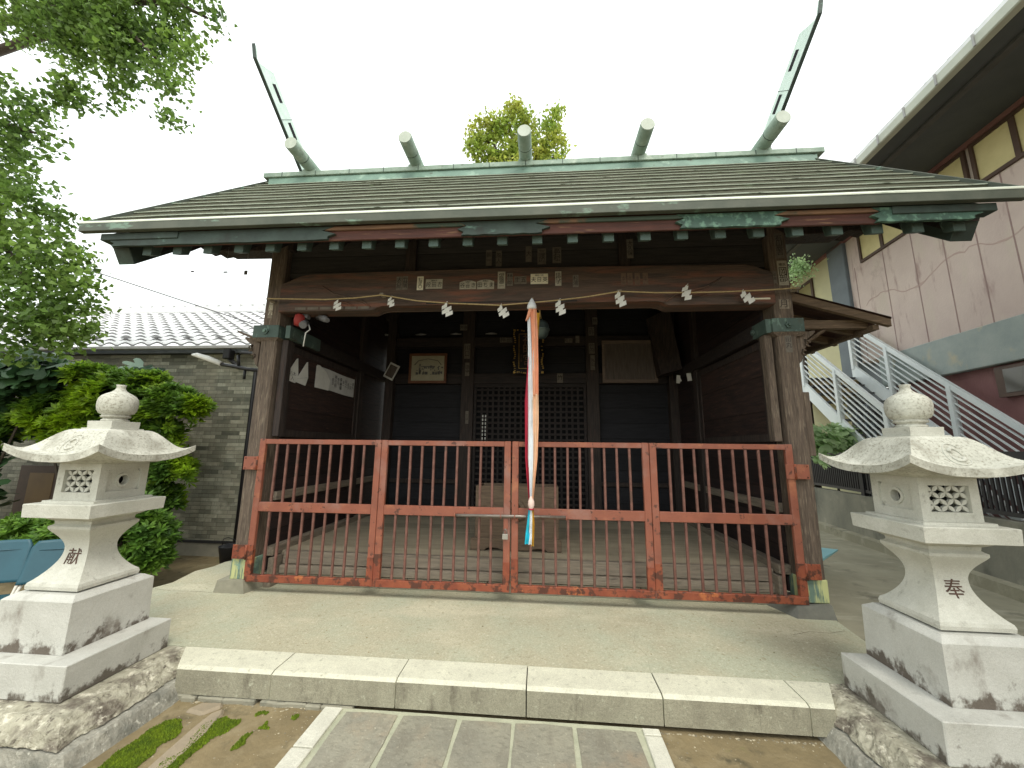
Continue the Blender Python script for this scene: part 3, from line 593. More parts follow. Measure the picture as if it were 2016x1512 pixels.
# ---- interior shell
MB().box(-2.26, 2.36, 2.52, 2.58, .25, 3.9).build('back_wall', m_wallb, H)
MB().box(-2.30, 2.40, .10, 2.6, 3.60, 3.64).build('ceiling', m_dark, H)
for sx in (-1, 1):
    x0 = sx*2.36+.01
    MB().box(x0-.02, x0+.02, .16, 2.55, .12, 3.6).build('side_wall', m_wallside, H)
    # upper side panel door with frame, and the rail above it
    xi = x0-sx*.045
    d = MB().box(min(xi, xi+sx*.02), max(xi, xi+sx*.02), .14, 1.56, 1.41, 2.26).build('side_panel', m_panel, H)
    b = MB(); e = xi-sx*.012
    X0, X1 = min(e, e+sx*.03), max(e, e+sx*.03)
    b.box(X0, X1, .10, .17, 1.37, 2.33, bev=.003); b.box(X0, X1, 1.52, 1.60, 1.37, 2.30, bev=.003); b.box(X0, X1, .171, 1.519, 2.23, 2.30, bev=.003); b.box(X0, X1, .171, 1.519, 1.37, 1.44, bev=.003)
    b.build('panel_frame', m_darkv, d)
    MB().box(min(x0, x0-sx*.09), max(x0, x0-sx*.09), .20, 2.5, 2.33, 2.47, bev=.004).build('side_rail', m_dark, H)
    MB().box(min(x0, x0-sx*.07), max(x0, x0-sx*.07), 1.60, 1.72, .28, 3.6, bev=.006).build('inner_post', m_darkv, H)
    MB().box(min(x0, x0-sx*.05), max(x0, x0-sx*.05), .15, 2.5, .76, .84, bev=.004).build('low_side_rail', m_sillY, H)
    MB().box(min(x0, x0-sx*.10), max(x0, x0-sx*.10), .12, 2.5, .26, .34, bev=.006).build('floor_side_sill', m_sillY, H)
    # copper band wrapped round the pillar top of the lower stage
    X = (-2.465, 2.465)[sx > 0]
    bb = MB(); bb.box(X-.135, X+.135, -.045, .18, 2.335, 2.465, bev=.004)
    xa = -2.275 if sx < 0 else 2.335
    bb.box(min(xa, xa-sx*.05), max(xa, xa-sx*.05), -.02, .50, 2.335, 2.465, bev=.002)
    cb_ = bb.build('copper_band', m_cop, H)
    b = MB(); b.tube([(X, -.05, 2.40), (X, -.060, 2.40)], .035, 6); b.tube([(X, -.058, 2.40), (X, -.075, 2.40)], .016, 12)
    b.build('hexagonal_boss', m_cop, cb_); b = MB(); xb = xa-sx*.052; b.tube([(xb, .18, 2.40), (xb-sx*.012, .18, 2.40)], .032, 6); b.tube([(xb, .18, 2.40), (xb-sx*.022, .18, 2.40)], .014, 12)
    b.build('hexagonal_boss', m_cop, cb_)
    b = MB(); b.hexa([(X-.10, -.03, 2.30), (X+.10, -.03, 2.30), (X+.10, .17, 2.30), (X-.10, .17, 2.30)], [(X-.15, -.055, 2.334), (X+.15, -.055, 2.334), (X+.15, .2, 2.334), (X-.15, .2, 2.334)])
    b.build('band_ledge', m_col, cb_)
    # carved scroll bracket on the outside
    xo = sx*2.545
    b = MB(); s = sx
    Q = [(0, 0), (.03, .03), (.05, .09), (.045, .13), (.075, .15), (.095, .20), (.09, .235), (.14, .265), (.17, .295), (.165, .31), (.10, .295), (0, .26)]
    Q = [(xo+s*a, 2.05+c) for a, c in Q]
    if s < 0: Q = Q[::-1]
    b.prism(Q, 'y', .0, .06, bev=.004)
    b.tube([(xo+s*.055, -.006, 2.13), (xo+s*.03, -.01, 2.15), (xo+s*.04, -.01, 2.18), (xo+s*.065, -.01, 2.17)], .008, 6)
    b.tube([(xo+s*.10, -.006, 2.21), (xo+s*.07, -.01, 2.225), (xo+s*.07, -.01, 2.27), (xo+s*.10, -.01, 2.26), (xo+s*.105, -.008, 2.24)], .009, 6)
    b.build('carved_bracket', m_col, H)
# back-wall posts, lintel, rails, lattice doors
for x0, x1 in ((-1.01, -.81), (.97, 1.16), (-2.27, -2.13), (2.22, 2.35)): MB().box(x0, x1, 2.40, 2.52, .28, 3.6, bev=.006).build('back_post', m_darkv, H)
MB().box(-2.12, 2.21, 2.43, 2.517, 2.29, 2.46, bev=.005).build('lintel', m_dark, H)
for a, c in ((-2.12, -1.02), (1.17, 2.21)): MB().box(a, c, 2.47, 2.517, .73, .79, bev=.004).build('low_back_rail', m_darkv, H)
MB().box(-2.12, 2.21, 2.41, 2.517, 2.90, 3.06, bev=.006).build('upper_beam', m_dark, H)
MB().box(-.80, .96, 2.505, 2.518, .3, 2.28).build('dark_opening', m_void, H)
for a, c in ((-.805, .075), (.085, .965)):
    b = MB(); b.box(a, a+.04, 2.44, 2.475, .30, 2.285); b.box(c-.04, c, 2.44, 2.475, .30, 2.285); b.box(a+.04, c-.04, 2.441, 2.474, 2.235, 2.285); b.box(a+.04, c-.04, 2.441, 2.474, .30, .36)
    n = 9; st_ = (c-a-.08)/n
    for k in range(1, n): x = a+.04+k*st_; b.box(x-.016, x+.016, 2.445, 2.462, .36, 2.235)
    z = .36+.0875
    while z < 2.2: b.box(a+.04, c-.04, 2.463, 2.478, z-.016, z+.016); z += .0875
    b.build('lattice_door', m_dark, H)
for x, n in ((-.655, 8), (-.61, 8)):
    b = MB()
    for k in range(n): b.box(x-.009, x+.009, 2.43, 2.438, 1.35+k*.058, 1.385+k*.058)
    b.build('paper_strip', m_papero, H)
# diagonal leaning board at the back right
b = MB(); b.hexa([(2.0, 2.05, 2.36), (2.02, 2.35, 2.36), (2.28, 2.20, 2.42), (2.26, 1.95, 2.42)], [(1.90, 2.35, 3.30), (1.92, 2.42, 3.30), (2.20, 2.30, 3.38), (2.18, 2.1, 3.38)])
tag(b.build('leaning_board', m_darkv), 'broad dark brown board leaning high in the back right corner of the hall', 'board')
# floor
MB().box(-2.28, 2.34, .26, 2.5, .22, .28).build('floor', m_floor, H)
MB().box(-2.2, 2.27, .20, .26, .175, .288, bev=.005).build('floor_sill', m_sill, H)
b = MB(); b.box(-2.2, 2.27, .16, .205, .10, .172, bev=.004); b.build('step_board', m_sill, H)
b = MB()
x = -2.2
while x < 2.25:
    L_ = random.uniform(.25, .75); b.box(x, min(x+L_-.006, 2.27), .17, .30, 0, .098+random.uniform(-.006, 0), bev=.005); x += L_
b.build('foundation_stone', m_plinthl, H)
for sx in (-1, 1):
    b = MB(); X = sx*2.235+.01; b.box(min(X, X+sx*.05), max(X, X+sx*.05), .10, .70, .10, .25, bev=.004); b.box(min(X-.01*sx, X+sx*.06), max(X-.01*sx, X+sx*.06), .08, .75, 0.0, .098, bev=.004); b.build('side_footing', m_sillY, H)
# ---- votive stickers
def sticker(x, z, w_, h_, cols, y=-.052, mat=m_sticker, ink=m_ink, hood=False, size=None, parent=H, top=None):
    b = MB()
    if hood:
        P = [(x-w_/2, z-h_/2), (x+w_/2, z-h_/2), (x+w_/2, z+h_*.30), (x+w_*.25, z+h_*.45), (x, z+h_*.5), (x-w_*.25, z+h_*.45), (x-w_/2, z+h_*.30)]
        b.prism(P, 'y', y-.0015, y)
    else: b.box(x-w_/2, x+w_/2, y-.0015, y, z-h_/2, z+h_/2)
    o = b.build('votive_sticker', mat, parent)
    n = len(cols); cw = w_/n
    for i, c in enumerate(cols):
        k = len(c); zz = z-(h_*.09 if top else 0); hh = h_*(.70 if top else .92)
        s = min(cw*.98, hh/k*1.05)
        sxx = min(1.3, cw*.92/s)
        text('\n'.join(c), s, (x-w_/2+cw*(i+.5), y-.002, zz), FRONT, ink, o, sx=sxx, sp=min(1.0, hh/k/s*.83) if k > 1 else 1)
    if top:
        text(top, min(w_/len(top)*.75, h_*.2), (x, y-.002, z+h_*.33), FRONT, ink, o)
    return o
def bx(px): return -1.13+(px-785)*.00488
def bz(px, py): return 2.89+(548-py)*.0047-.0001*(px-1067)
def stk(x0, x1, y0, y1, cols, **k):
    cx, cy = (x0+x1)/2, (y0+y1)/2
    sticker(bx(cx), bz(cx, cy), (x1-x0)*.00488, (y1-y0)*.0047, cols, **k)
stk(779, 791, 543, 573, ['太八郎'], mat=m_stickf, ink=m_inkf); stk(792, 803, 542, 572, ['竹林清'], mat=m_stickf, ink=m_inkf)
stk(822, 835, 543, 573, ['利澄天〇'], mat=m_stickb)
stk(840, 874, 549, 570, ['段', '田', '吉'], top='福勢み', mat=m_sticker)
stk(909, 942, 552, 571, ['谷', '三日', 'き'], hood=True, top='元稲子'); stk(944, 978, 550, 571, ['田', 'ち', 'ま'], hood=True, top='神明人')
stk(985, 1000, 533, 570, ['伊藤瀬二'], mat=m_sticker, ink=m_inkf); stk(1003, 1015, 536, 564, ['林一郎'], mat=m_stickf, ink=m_inkf)
stk(1018, 1042, 543, 560, ['生', '五'], mat=m_stickf, ink=m_inkf)
stk(1050, 1084, 538, 560, ['夫', '日', '英'], mat=m_stickb, top='神田二町')
stk(1098, 1110, 533, 564, ['佳代子'], mat=m_sticker, ink=m_ink); stk(1132, 1143, 541, 567, ['杉浦'], mat=m_stickf, ink=m_inkf)
for q in (1224, 1236, 1250, 1265): stk(q, q+10, 537, 562, ['本'], mat=mk('ghost_sticker_mark', (.16, .11, .08), (.12, .08, .06), 40), ink=mk('ghost_ink', (.10, .07, .05), (.09, .06, .05), 40))
# stickers on the frieze boards, pillars and back posts
for x, z, c in ((-.26, 3.17, '朝一'), (-.16, 3.16, '風人'), (.14, 3.20, '大'), (.27, 3.17, '三渡辺'), (.42, 3.18, '高石松')): sticker(x, z, .06 if len(c) < 3 else .085, .17, [c], y=.049, mat=m_stickf, ink=m_inkf)
sticker(1.12, 3.2, .06, .2, ['大久保'], y=-.001, mat=m_stickf, ink=m_inkf)
sticker(2.475, 2.90, .085, .24, ['岡部'], y=-.031, mat=m_sticker, top='横浜'); sticker(2.47, 3.17, .07, .25, ['石川辰吉'], y=-.031, mat=m_stickf, ink=m_inkf)
sticker(2.40, 2.86, .035, .12, ['平井'], y=-.031, mat=m_stickf, ink=m_inkf); sticker(2.455, 2.60, .085, .09, ['月'], y=-.031, mat=m_sillY, ink=m_inkf)
sticker(2.455, 2.24, .055, .18, ['田丸'], y=-.031, mat=m_stickf, ink=m_inkf); sticker(-2.45, 2.64, .05, .20, ['三国八'], y=-.031, mat=m_sillY, ink=m_stickb)
for x, z, w_, h_, c in ((-.93, 2.82, .10, .25, '川口'), (-.92, 2.52, .07, .22, '田中'), (-.90, 1.75, .05, .2, '三日'), (1.06, 2.85, .09, .17, '竹内'), (1.07, 2.62, .07, .24, '丸山'), (1.06, 3.13, .09, .14, '佐野'), (1.12, 3.30, .08, .12, '林'), (-.3, 3.0, .2, .08, '神田'), (.70, 2.98, .12, .07, '松井'), (.84, 3.0, .06, .12, '一'), (-1.0, 3.22, .12, .1, '大吉')):
    sticker(x, z, w_, h_, [c] if h_ > w_ else list(c), y=2.398, mat=m_stickf, ink=m_inkf)
sticker(.56, 2.38, .09, .15, ['竹'], y=2.425, mat=m_stickf, ink=m_ink)
b = MB()
for k in range(6): b.box(-2.18+k*.13, -2.07+k*.13, -.052, -.050, 2.615, 2.640)
b.build('sticker_row', m_stickf, H)
b = MB(); b.box(-.85, .6, -.0515, -.050, 2.652, 2.668); b.build('sticker_row', m_inkf, H)
b = MB(); b.box(2.12, 2.33, -.052, -.050, 2.64, 2.655); b.build('sticker_row', m_stickb, H)
# ---- lean-to canopy roof on the right side of the hall
cn = MB(); cn.hexa([(2.56, .03, 2.655), (3.385, .03, 2.40), (3.385, .07, 2.40), (2.56, .07, 2.655)], [(2.56, .03, 2.735), (3.385, .03, 2.465), (3.385, .07, 2.465), (2.56, .07, 2.735)])
cn = cn.build('canopy_front_board', m_canwood, H)
b = MB(); ny = 90
for i in range(ny):
    y0, y1 = .02+i*.0145, .02+(i+1)*.0145; a0 = .008*math.sin(i*math.pi/2); a1 = .008*math.sin((i+1)*math.pi/2)
    b.quad((2.54, y0, 2.755+a0), (3.40, y0, 2.478+a0), (3.40, y1, 2.478+a1), (2.54, y1, 2.755+a1), True)
    b.quad((2.54, y0, 2.745+a0), (3.40, y0, 2.468+a0), (3.40, y1, 2.468+a1), (2.54, y1, 2.745+a1), True)
b.build('canopy_sheet', m_corr, H)
for y in (.30, .62, .95, 1.25):
    b = MB(); b.hexa([(2.50, y, 2.60), (3.36, y, 2.385), (3.36, y+.05, 2.385), (2.50, y+.05, 2.60)], [(2.50, y, 2.68), (3.36, y, 2.455), (3.36, y+.05, 2.455), (2.50, y+.05, 2.68)]); b.build('canopy_rafter', m_canwood, H)
MB().box(2.45, 3.28, .14, .19, 2.42, 2.50).build('canopy_arm', m_canwood, H)
b = MB(); b.tube([(2.62, .20, 2.20), (2.95, .17, 2.44)], .018, 4); b.build('canopy_strut', m_canwood, H)
MB().box(3.27, 3.32, .08, 1.3, 2.385, 2.43).build('canopy_edge_beam', m_canwood, H)
b = MB(); b.box(2.545, 2.60, .0, .10, 1.25, 1.80, bev=.004); b.build('side_rail_post', m_col, H)
# thin plank on the outside left
b = MB(); b.hexa([(-2.60, -.02, 2.33), (-2.60, .02, 2.33), (-2.78, .02, 2.40), (-2.78, -.02, 2.40)], [(-2.60, -.02, 2.35), (-2.60, .02, 2.35), (-2.79, .02, 2.425), (-2.79, -.02, 2.425)]); b.build('bracket_tip', m_col, H)
# ================================================================== gate
GY = (-.055, -.02)
def leaf(sx, label):
    G = thing('iron_gate', (sx*2.375, -.04, .09), label, 'gate', 'gate leaves across the hall front')
    bar0 = None
    for k in range(2):
        a = sx*(.006 if k == 0 else 1.197); c = sx*(1.193 if k == 0 else 2.375); x0, x1 = min(a, c), max(a, c)
        f = MB(); f.box(x0, x0+.058, *GY, .09, 1.345, bev=.004); f.box(x1-.058, x1, *GY, .09, 1.345, bev=.004)
        y0, y1 = GY[0]+.002, GY[1]-.002
        f.box(x0+.058, x1-.058, y0, y1, 1.298, 1.343, bev=.003); f.box(x0+.058, x1-.058, y0, y1, .69, .772, bev=.003)
        fr = f.build('gate_frame', m_gate, G)
        MB().box(x0+.004, x1-.004, GY[0]-.003, GY[1]+.001, .091, .150, bev=.004).build('bottom_rail', m_gater, fr)
        MB().box(x0-.001, x0+.059, GY[0]-.0025, GY[1]+.002, .15, .36, bev=.003).build('rusty_stile_foot', m_gater, fr)
        MB().box(x1-.059, x1+.001, GY[0]-.0025, GY[1]+.002, .15, .33, bev=.003).build('rusty_stile_foot', m_gater, fr)
        n = 9; st_ = (x1-x0-.116)/(n+1)
        for j in range(1, n+1):
            x = x0+.058+j*st_
            for z0, z1 in ((.15, .69), (.772, 1.298)):
                jx, jr = random.uniform(-.002, .002), random.uniform(-.006, .006); MB().box(x+jx-.0105, x+jx+.0105, -.047, -.026, z0-.002, z1+.002, bev=.004, rot=Matrix.Rotation(jr, 3, 'Y')).build('bar', m_bar, fr)
    for z in (1.12, .34):
        X0, X1 = (2.30, 2.485) if sx > 0 else (-2.505, -2.31)
        h = MB(); h.box(X0, X1, -.064, -.057, z-.06, z+.06, bev=.002)
        h.build('hinge_plate', m_gate if z > 1 else m_gater, G)
        b = MB()
        for (dx, dz) in ((.02, .045), (.02, -.045), (.11, .045), (.11, -.045)):
            xx = X1-dx if sx > 0 else X0+dx
            b.tube([(xx, -.064, z+dz), (xx, -.070, z+dz)], .006, 8)
        b.tube([(sx*2.372, -.066, z-.062), (sx*2.372, -.066, z+.062)], .009, 8)
        b.build('hinge_bolts', m_gater, G)
    return G
gl = leaf(-1, 'left half of the red iron bar gate, carrying the hanging padlock'); gr = leaf(1, 'right half of the red iron bar gate, behind the coloured bell ribbons')
b = MB(); b.tube([(-.485, -.078, .705), (.47, -.078, .712)], .013, 10)
bolt = b.build('sliding_bolt', m_steel); tag(bolt, 'long steel sliding bolt bar across the middle of the red gate', 'bolt')
b = MB()
for x in (-.49, -.09, .03, .47): b.tube([(x, -.078, .70+.005), (x+.010, -.078, .705)], .019, 10)
q = b.build('bolt_ring', m_gate, bolt)
b = MB(); b.box(-.060, -.022, -.074, -.070, .60, .685, bev=.002); b.build('hasp', m_gate, bolt)
L_ = thing('padlock', (-.045, -.09, .52), 'small silver padlock hanging under the sliding bolt of the red gate', 'padlock')
MB().box(-.068, -.020, -.095, -.075, .520, .565, bev=.004, seg=2).build('lock_body', m_lockm, L_)
MB().tube([(-.058, -.085, .56), (-.058, -.085, .585), (-.050, -.085, .600), (-.044, -.085, .604), (-.038, -.085, .600), (-.030, -.085, .585), (-.030, -.085, .56)], .0042, 8).build('shackle', m_steel, L_)
# ================================================================== offertory box
O = thing('offertory_box', (.015, .65, .28), 'low weathered wooden offertory box on the hall floor behind the gate', 'box')
b = MB(); b.box(-.405, .435, .50, .53, .30, .90, bev=.004); b.build('front_board', m_box, O)
b = MB(); b.box(-.405, -.375, .53, .84, .30, .90, bev=.003); b.box(.405, .435, .53, .84, .30, .90, bev=.003); b.box(-.375, .405, .81, .84, .30, .90, bev=.003); b.build('side_board', m_box, O)
b = MB()
for k in range(4): b.box(-.375, .405, .56+k*.06, .575+k*.06, .855, .875)
b.build('coin_slats', m_box, O)
P = [(-.44, .285), (-.30, .285), (-.28, .315), (-.20, .32), (-.15, .30), (-.11, .292), (.13, .292), (.17, .30), (.22, .32), (.30, .315), (.32, .285), (.46, .285), (.46, .40), (-.44, .40)]
MB().prism(P, 'y', .47, .498, bev=.004).build('base_skirt', m_box, O)
def tomoe(cx, cz, R, y, mat, parent, n=3, ax='y', ring=True, name='swirl_crest', thick=.006):
    b = MB()
    for k in range(n):
        a0 = 2*math.pi*k/n; P = []; rr = []
        for i in range(9):
            t = i/8; a = a0+t*2.5; r = R*(.38+.42*t); P.append((cx+r*math.cos(a), y, cz+r*math.sin(a))); rr.append(R*(.21*(1-t)**.7+.025))
        b.tube(P, rr, 8)
    o = b.build(name, mat, parent); return o
tomoe(.02, .66, .14, .500, m_box, O)
# ================================================================== bell cord with coloured ribbons
S = thing('bell_cord', (.19, -.10, .5), 'long red white peach and yellow ribbons of the bell cord hanging before the gate', 'bell cord')
RY = -.14
def ribbon(name, mat, x, w_, y=RY, off=0, par=S):
    n = len(x)
    b = MB()
    def fn(u, v):
        i = u*(n-1); k = min(int(i), n-2); f = i-k
        X = x[k][0]*(1-f)+x[k+1][0]*f; Z = x[k][1]*(1-f)+x[k+1][1]*f; W = w_[k]*(1-f)+w_[k+1]*f
        return (X+(v-.5)*W, y+off+.012*math.sin(v*9+u*3+off*90)+.004*math.sin(u*14), Z)
    b.grid(fn, 40, 10)
    return b.build(name, mat, par, recalc=False)
D = .006
xx = lambda d0, d1, d2: [(.150+d0, 2.60), (.155+d1, 2.2), (.155+d1*1.05, 1.7), (.158+d2, 1.2), (.170+d2*.4, .86)]
ribbon('crimson_ribbon', m_crim, [(.155, 2.1), (.140, 1.7), (.142, 1.2), (.162, .86)], [.02, .045, .035, .014], off=.012)
ribbon('white_ribbon', m_white, [(.160, 2.47), (.170, 2.2), (.172, 1.7), (.172, 1.2), (.175, .86)], [.045, .05, .05, .045, .016], off=0)
ribbon('yellow_ribbon', m_yel, [(.225, 2.52), (.215, 2.2), (.200, 1.7), (.198, 1.2), (.185, .86)], [.05, .04, .035, .03, .012], off=.016)
ribbon('peach_ribbon', m_peach, [(.190, 2.56), (.205, 2.3), (.212, 2.0), (.214, 1.75)], [.06, .058, .055, .05], off=-.012)
ribbon('pale_peach_ribbon', m_peachl, [(.214, 1.76), (.216, 1.5), (.212, 1.2), (.190, .86)], [.05, .05, .038, .014], off=-.012)
b = MB(); b.hexa([(.12, RY-.02, 2.43), (.155, RY-.03, 2.47), (.17, RY+.02, 2.47), (.13, RY+.02, 2.44)], [(.155, RY-.02, 2.56), (.19, RY-.02, 2.57), (.19, RY+.02, 2.57), (.16, RY+.02, 2.56)]); b.build('ribbon_fold', m_peach, S)
b = MB(); b.lathe([(.030, 2.545), (.045, 2.56), (.040, 2.59), (.018, 2.635), (.006, 2.655)], .178, RY, 12); b.build('white_wrap', m_white, S)
b = MB(); b.tube([(.178, RY, 2.65), (.185, -.05, 2.69), (.19, .05, 2.70)], .008, 6); b.build('hanging_loop', m_rope, S)
b = MB(); b.lathe([(.012, .775), (.020, .79), (.028, .815), (.026, .845), (.016, .87), (.010, .885)], .178, RY, 12); b.build('knot', m_pink, S)
b = MB(); b.lathe([(.022, .775), (.024, .78), (.022, .786)], .178, RY, 12); b.build('knot_tie', m_crim, S)
ribbon('cyan_tail', m_cyan, [(.165, .78), (.160, .66), (.150, .58), (.142, .50)], [.02, .035, .04, .035], off=0)
ribbon('white_tail', m_white, [(.178, .78), (.176, .66), (.172, .56), (.168, .50)], [.018, .022, .026, .03], off=-.008)
ribbon('yellow_tail', m_yel, [(.190, .78), (.194, .66), (.192, .56), (.190, .485)], [.018, .026, .02, .022], off=.004)
b = MB(); Bz = 2.50
b.lathe([(.004, 2.395), (.05, 2.405), (.075, 2.44), (.085, 2.485), (.088, 2.49), (.085, 2.495), (.078, 2.545), (.055, 2.58), (.02, 2.595), (.012, 2.61)], .262, .30, 28)
B_ = thing('suzu_bell', (.262, .30, 2.39), 'round dark bronze bell hanging behind the coloured ribbons under the beam', 'bell')
b.build('bell_body', m_bell, B_); MB().tube([(.262, .30, 2.6), (.24, .2, 2.72)], .010, 8).build('bell_hanger', m_rope, B_)
MB().lathe([(.089, 2.482), (.092, 2.49), (.089, 2.498)], .262, .30, 28).build('bell_rim', m_bell, B_)
# ================================================================== rope and paper streamers
RP = [(-2.42, 2.71), (-2.25, 2.705), (-1.83, 2.69), (-1.53, 2.70), (-1.27, 2.725), (-.92, 2.66), (-.62, 2.63), (-.12, 2.60), (.24, 2.625), (.43, 2.64), (.70, 2.67), (.98, 2.715), (1.30, 2.695), (1.57, 2.69), (1.88, 2.69), (2.27, 2.70), (2.54, 2.715)]
rp = tag(MB().tube([(x, -.12, z) for x, z in RP], .0065, 7).build('straw_rope', m_rope), 'thin straw rope strung across the hall beam from pillar to pillar', 'rope')
b = MB()
for x, z in ((-1.27, 2.735), (.98, 2.72), (-2.42, 2.71), (2.53, 2.715)): b.box(x-.02, x+.02, -.125, -.04, z-.012, z+.012, bev=.004)
b.build('rope_peg', m_sill, rp)
def shide(x, z, s, flare, rot, label):
    t = thing('paper_streamer', (x, -.125, z), label, 'paper streamer', 'zigzag paper streamers on the rope')
    b = MB()
    Rr = Matrix.Rotation(rot, 3, 'Y'); O0 = Vector((x, -.128, z))
    def P(dx, dz, dy): return tuple(O0+Rr @ Vector((dx*s, dy, dz*s)))
    for k in range(5):
        wd = (.016, .034, .044, .047, .044)[k]*(.8+.35*flare); ox = (-.004, -.020, .004, -.016, .010)[k]*(.6+.4*flare)+.005*k; zt = .004-k*.021; y = -.0045*k; y2 = y-.004*(1 if k % 2 else -1)
        A_ = (ox-wd*.45, zt-.008); B_c = (ox+wd*.62, zt+.020); C_ = (ox+wd*.72, zt-.014); D_ = (ox-wd*.38, zt-.040)
        for e in (0, .0012):
            b.quad(P(A_[0], A_[1], y+e), P(B_c[0], B_c[1], y2+e), P(C_[0], C_[1], y2-.003+e), P(D_[0], D_[1], y-.003+e))
    b.build('folded_paper', m_paper, t, recalc=False)
    MB().tube([P(.004, .012, 0), P(.006, -.004, 0)], .004, 6).build('tie', m_rope, t)
names = ['white paper streamer on the rope, leftmost near the left pillar', 'small white paper streamer just right of the left rope peg', 'wide ragged paper streamer third along, left of the hall centre', 'white paper streamer hanging at the lowest sag of the rope', 'zigzag paper streamer just right of the bell ribbons', 'long zigzag paper streamer under the right rope peg', 'paper streamer flipped up over the rope, right of the right peg', 'rightmost paper streamer, close to the right pillar']
SH = [(-1.70, 2.675, .95, .8, .1), (-1.17, 2.695, .9, .5, .12), (-.63, 2.622, 1.15, 1.0, .05), (-.11, 2.59, 1.1, .9, -.1), (.43, 2.63, 1.25, .4, .12), (.97, 2.70, 1.25, .5, .1), (1.575, 2.75, 1.25, .3, .35), (2.06, 2.685, 1.1, .9, -.15)]
for (x, z, s, fl, ro), nm in zip(SH, names): shide(x, z, s, fl, ro, nm)
# ================================================================== plaque, pictures, papers
Pq = thing('shrine_plaque', (.07, 2.25, 2.4), 'black and gold framed name plaque hanging over the lattice doors', 'plaque')
tilt = Matrix.Rotation(math.radians(8), 3, 'X')
MB().box(-.165, .295, 2.26, 2.30, 2.42, 3.13).build('plaque_board', m_black, Pq)
b = MB()
for x in (-.165, .270):
    for k in range(22):
        z = 2.43+k*.032; wv = .012*math.sin(k*.9)
        if random.random() < .82: b.box(x+wv, x+wv+.026, 2.25, 2.26, z, z+random.uniform(.012, .026), bev=.002)
for z in (2.425, 3.10):
    for k in range(13):
        x = -.15+k*.033
        if random.random() < .8: b.box(x, x+random.uniform(.014, .028), 2.25, 2.26, z+.008*math.sin(k), z+.022+.008*math.sin(k), bev=.002)
for x in (-.17, .265):
    for z in (2.42, 3.095): b.box(x, x+.036, 2.246, 2.262, z, z+.036, bev=.003)
b.build('gilt_border', m_gold, Pq)
b = MB(); b.box(-.085, -.078, 2.25, 2.26, 2.50, 3.055); b.box(.208, .215, 2.25, 2.26, 2.50, 3.055); b.box(-.085, .215, 2.25, 2.26, 2.497, 2.504); b.box(-.085, .215, 2.25, 2.26, 3.051, 3.058); b.build('inner_gilt_line', m_gold, Pq)
text('神\n明\n宮', .19, (.065, 2.257, 2.79), FRONT, m_golddull, Pq, sp=.85); text('正\n一\n位\n書', .03, (-.045, 2.257, 2.66), FRONT, m_golddull, Pq)
Pc = thing('framed_picture', (-1.56, 2.40, 2.25), 'framed pale old print leaning on the lintel left of the plaque', 'picture')
b = MB(); x0, x1, z0, z1 = -1.87, -1.25, 2.29, 2.78
b.box(x0, x1, 2.36, 2.39, z0, z0+.04, bev=.004); b.box(x0, x1, 2.36, 2.39, z1-.04, z1, bev=.004); b.box(x0, x0+.04, 2.361, 2.389, z0+.04, z1-.04, bev=.004); b.box(x1-.04, x1, 2.361, 2.389, z0+.04, z1-.04, bev=.004)
b.build('frame', m_frame, Pc); MB().box(x0+.035, x1-.035, 2.375, 2.385, z0+.035, z1-.035).build('print', m_pic, Pc)
b = MB()
for k in range(46):
    x = random.uniform(x0+.09, x1-.09); z = z0+.14+random.random()**2*.16; b.box(x, x+random.uniform(.01, .04), 2.3735, 2.375, z, z+random.uniform(.01, .05))
for k in range(6): b.box(-1.66+k*.035, -1.64+k*.035, 2.3735, 2.375, z0+.24, z0+.25+.02*(k % 2))
b.box(-1.67, -1.44, 2.3735, 2.375, z0+.265, z0+.28); b.tube([(-1.78, 2.374, z0+.3), (-1.72, 2.374, z0+.37), (-1.56, 2.374, z0+.40), (-1.40, 2.374, z0+.37), (-1.34, 2.374, z0+.3)], .006, 4)
b.build('drawing', m_inkg, Pc)
Bd = thing('wooden_board', (1.63, 2.4, 2.26), 'blank framed wooden board on the lintel right of the plaque', 'board')
MB().box(1.22, 2.03, 2.36, 2.39, 2.30, 2.95, bev=.004).build('board_panel', m_board, Bd)
b = MB(); b.box(1.21, 2.04, 2.345, 2.36, 2.29, 2.34); b.box(1.21, 2.04, 2.345, 2.36, 2.91, 2.96); b.box(1.21, 1.25, 2.346, 2.36, 2.34, 2.91); b.box(2.0, 2.04, 2.346, 2.36, 2.34, 2.91); b.build('board_frame', mk('pale_board_frame', (.20, .15, .12), (.13, .10, .08), 8, HGX), Bd)
b = MB(); R_ = Matrix.Rotation(.45, 3, 'Y'); b.box(-2.21, -2.04, 2.29, 2.305, 2.34, 2.60, rot=R_); sp_ = b.build('small_picture', m_papero)
tag(sp_, 'small tilted dusty photo card in the back left corner of the hall', 'picture')
b = MB(); b.box(-2.19, -2.06, 2.285, 2.29, 2.37, 2.57, rot=R_); b.build('photo', m_board, sp_)
